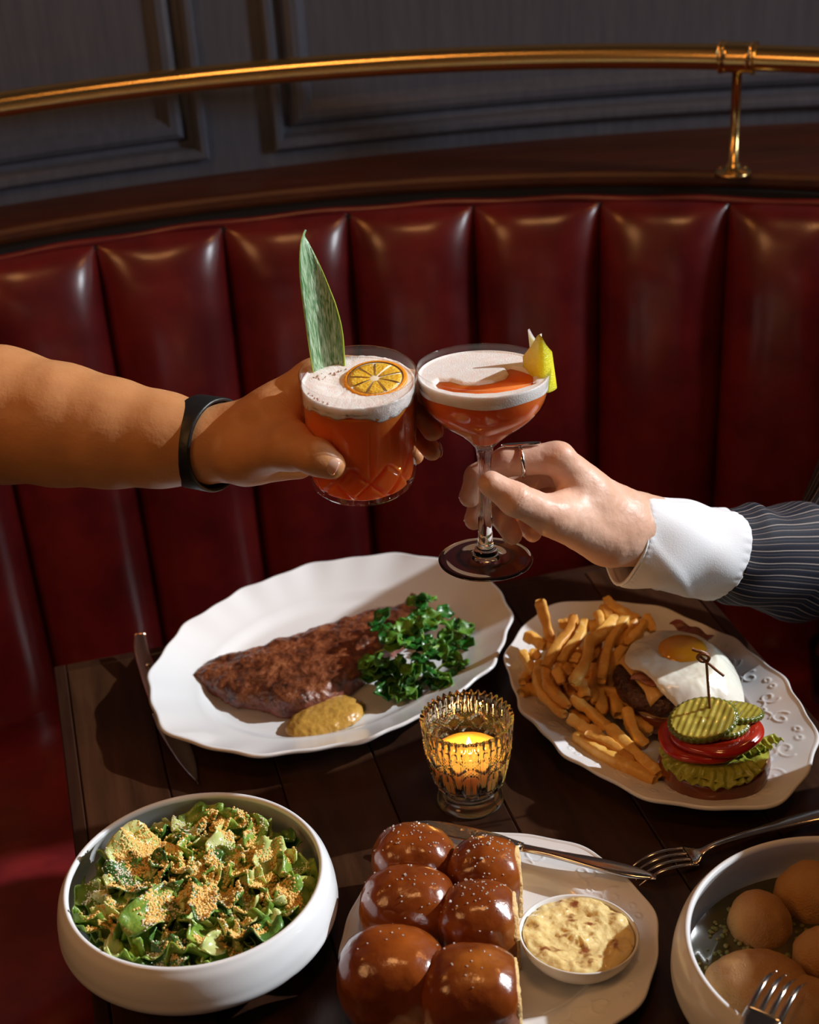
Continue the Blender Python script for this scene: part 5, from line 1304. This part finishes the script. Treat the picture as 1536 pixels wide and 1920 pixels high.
def sleeve(name, path, rads, mt, parent, nphi=200, m=140, disp=None, flat=.86, thick=.0016, uvs=1.0):
    P = smoothprof(path, max(2, m // (len(path) - 1))); n = len(P); t = np.linspace(0, 1, n); r = np.interp(t, np.linspace(0, 1, len(rads)), rads)
    T = np.gradient(P, axis=0); T /= np.linalg.norm(T, axis=1)[:, None]; ph = np.linspace(0, 2 * PI, nphi + 1); rows = []; uv = []
    for k in range(n):
        s = np.cross(T[k], [0, 0, 1]); s /= np.linalg.norm(s); u = np.cross(s, T[k]); rr = r[k] + (disp(t[k], ph) if disp else 0)
        rows.append(P[k] + np.outer(np.cos(ph) * rr, u) + np.outer(np.sin(ph) * rr * flat, s)); uv.append(np.stack([np.full_like(ph, t[k] * uvs), ph / (2 * PI)], -1))
    V, Fq = gridf(np.array(rows)); o = M(name, (V, Fq), mt, parent, uv=np.array(uv).reshape(-1, 2)); mod(o, 'SOLIDIFY', thickness=thick, offset=-1)
    return o, np.array(rows)


def cdisp(t, ph):
    d = .0010 * np.sin(3 * ph + 5 * t) + .0008 * np.sin(5 * ph - 9 * t + 1) + .0007 * np.sin(2 * ph + 14 * t)
    d += -.0014 * math.exp(-((t - .035) / .018) ** 2) * .5 + .00018 * np.sin(46 * ph) * math.exp(-((t - .05) / .05) ** 2) + .0003 * np.sin(30 * ph) * math.exp(-((t - .97) / .05) ** 2)
    d += .0016 * np.exp(-(((ph - 1.0 - 2.4 * t + PI) % (2 * PI) - PI) / .16) ** 2) * math.sin(PI * t) + .0014 * np.exp(-(((ph - 5.9 + 1.4 * t + PI) % (2 * PI) - PI) / .12) ** 2) * math.sin(PI * t)
    return d


cuf, CR = sleeve('shirt_cuff', [P3(1174, 1011, 1.080), P3(1230, 1020, 1.086), P3(1290, 1030, 1.101), P3(1349, 1038, 1.117)], [.0352, .0358, .0362, .0366], MT['cuff'], pb_, disp=cdisp, thick=.0026)
Vs, Fs, n = [], [], 0
for row in (5, len(CR) - 5):
    ring_ = CR[row]; nx_ = CR[row + 1] - CR[row]
    for k in range(0, 198, 2):
        a, b = ring_[k], ring_[k + 1]; c = (a + b) / 2; o_ = c - ring_[:-1].mean(0); o_ /= np.linalg.norm(o_)
        tV, tF = tube([a + o_ * .0002, c + o_ * .0004, b + o_ * .0002], .00028, 5); Vs.append(tV); Fs += [[i + n for i in f] for f in tF]; n += len(tV)
tag(M('stitching', (np.vstack(Vs), Fs), MT['cuff'], cuf), kind='stuff')
bq_ = CR[int(len(CR) * .52)][int(200 * .52)]; o_ = bq_ - CR[int(len(CR) * .52)][:-1].mean(0); o_ /= np.linalg.norm(o_)
M('button', xf(lathe([(0, .0005), (.0050, .0005), (.0055, .0012), (.0050, .0022), (.0030, .0018), (0, .0018)], 28), frame(o_), bq_), MT['stoneware'], cuf)

m = bpy.data.materials.new('striped_shirt_cloth'); m.use_nodes = True; nt = m.node_tree; N = nt.nodes; L = nt.links; b = N['Principled BSDF']; b.inputs['Roughness'].default_value = .7; b.inputs['Specular IOR Level'].default_value = .2
uvn = N.new('ShaderNodeUVMap'); sx = N.new('ShaderNodeSeparateXYZ'); L.new(uvn.outputs[0], sx.inputs[0]); mu = N.new('ShaderNodeMath'); mu.operation = 'MULTIPLY'; mu.inputs[1].default_value = 24; L.new(sx.outputs[1], mu.inputs[0])
fr = N.new('ShaderNodeMath'); fr.operation = 'FRACT'; L.new(mu.outputs[0], fr.inputs[0]); cr = N.new('ShaderNodeValToRGB'); cr.color_ramp.interpolation = 'CONSTANT'; L.new(fr.outputs[0], cr.inputs[0])
els = [(0, (.010, .011, .020)), (.30, (.34, .28, .25)), (.365, (.012, .013, .022)), (.55, (.05, .05, .065)), (.60, (.014, .015, .024)), (.80, (.22, .17, .15)), (.85, (.016, .018, .030))]
cr.color_ramp.elements[0].color = (*els[0][1], 1); cr.color_ramp.elements[1].position = els[1][0]; cr.color_ramp.elements[1].color = (*els[1][1], 1)
for p_, c_ in els[2:]: e = cr.color_ramp.elements.new(p_); e.color = (*c_, 1)
L.new(cr.outputs[0], b.inputs['Base Color']); nz = N.new('ShaderNodeTexNoise'); nz.inputs['Scale'].default_value = 900; tcn = N.new('ShaderNodeTexCoord'); L.new(tcn.outputs['Object'], nz.inputs['Vector'])
bp_ = N.new('ShaderNodeBump'); bp_.inputs['Strength'].default_value = .25; bp_.inputs['Distance'].default_value = .0006; L.new(nz.outputs[0], bp_.inputs['Height']); L.new(bp_.outputs[0], b.inputs['Normal']); MT['shirt'] = m


def sdisp(t, ph):
    w = lambda c, s: np.exp(-(((ph - c + PI) % (2 * PI) - PI) / s) ** 2)
    d = .0007 * np.sin(11 * ph + 3) * math.exp(-(t / .10) ** 2) + .0009 * np.sin(5 * ph + 22 * t) + .0012 * np.sin(3 * ph - 11 * t + 2)
    d += .0075 * w(.1, .9) * math.exp(-((t - .30) / .05) ** 2) + .0042 * w(.2, .7) * math.exp(-((t - .11) / .04) ** 2) - .0020 * w(.15, .6) * math.exp(-((t - .195) / .035) ** 2)
    d += .0034 * w(2.2 + 2.0 * t, .20) * math.exp(-((t - .28) / .22) ** 2) + .0024 * w(5.0 - 1.5 * t, .22) * math.exp(-((t - .35) / .25) ** 2) + .003 * w(3.0, .5) * math.sin(t * 26) * math.exp(-t * 2)
    return d


slv, _ = sleeve('shirt_sleeve', [P3(1345, 1038, 1.116), P3(1400, 1043, 1.134), P3(1470, 1048, 1.170), P3(1536, 1056, 1.212), np.array([.425, 1.290, .125]), np.array([.470, 1.360, .190]), np.array([.505, 1.415, .255]), np.array([.52, 1.44, .29])],
                [.0356, .0400, .0430, .0460, .0480, .049, .050, .052, .055, .060, .062], MT['shirt'], pb_, disp=sdisp, m=240, nphi=288)
M('cuff_seam', tube(list(CR[-2][:-1]) + [CR[-2][0]], .0009, 6, cap=False), MT['cuff'], cuf)
F3 = Field((.19, 1.03, -.02), (.62, 1.56, .38), .004)
F3.chain([P3(1290, 1028, 1.096), P3(1400, 1043, 1.134), P3(1536, 1056, 1.210), np.array([.425, 1.29, .125]), np.array([.470, 1.36, .19]), np.array([.515, 1.43, .275])], [.026, .030, .034, .038, .040, .046], .01)
V, Fq = F3.mesh(); M('forearm', smooth_mesh((V, Fq), 1), MT['skin_b'], pb_)

# short clear glass standing on the bench at the right edge of the picture
gp = np.array([.494, 1.520, SEAT_Z + .004])
tag(M('water_glass', xf(lathe([(0, 0), (.026, 0), (.029, .002), (.0335, .072), (.0328, .0735), (.0318, .072), (.0275, .012), (.024, .009), (0, .0085)], 64), None, gp), MT['clear']), 'blurred short clear glass on the red bench at the right edge', 'glass')
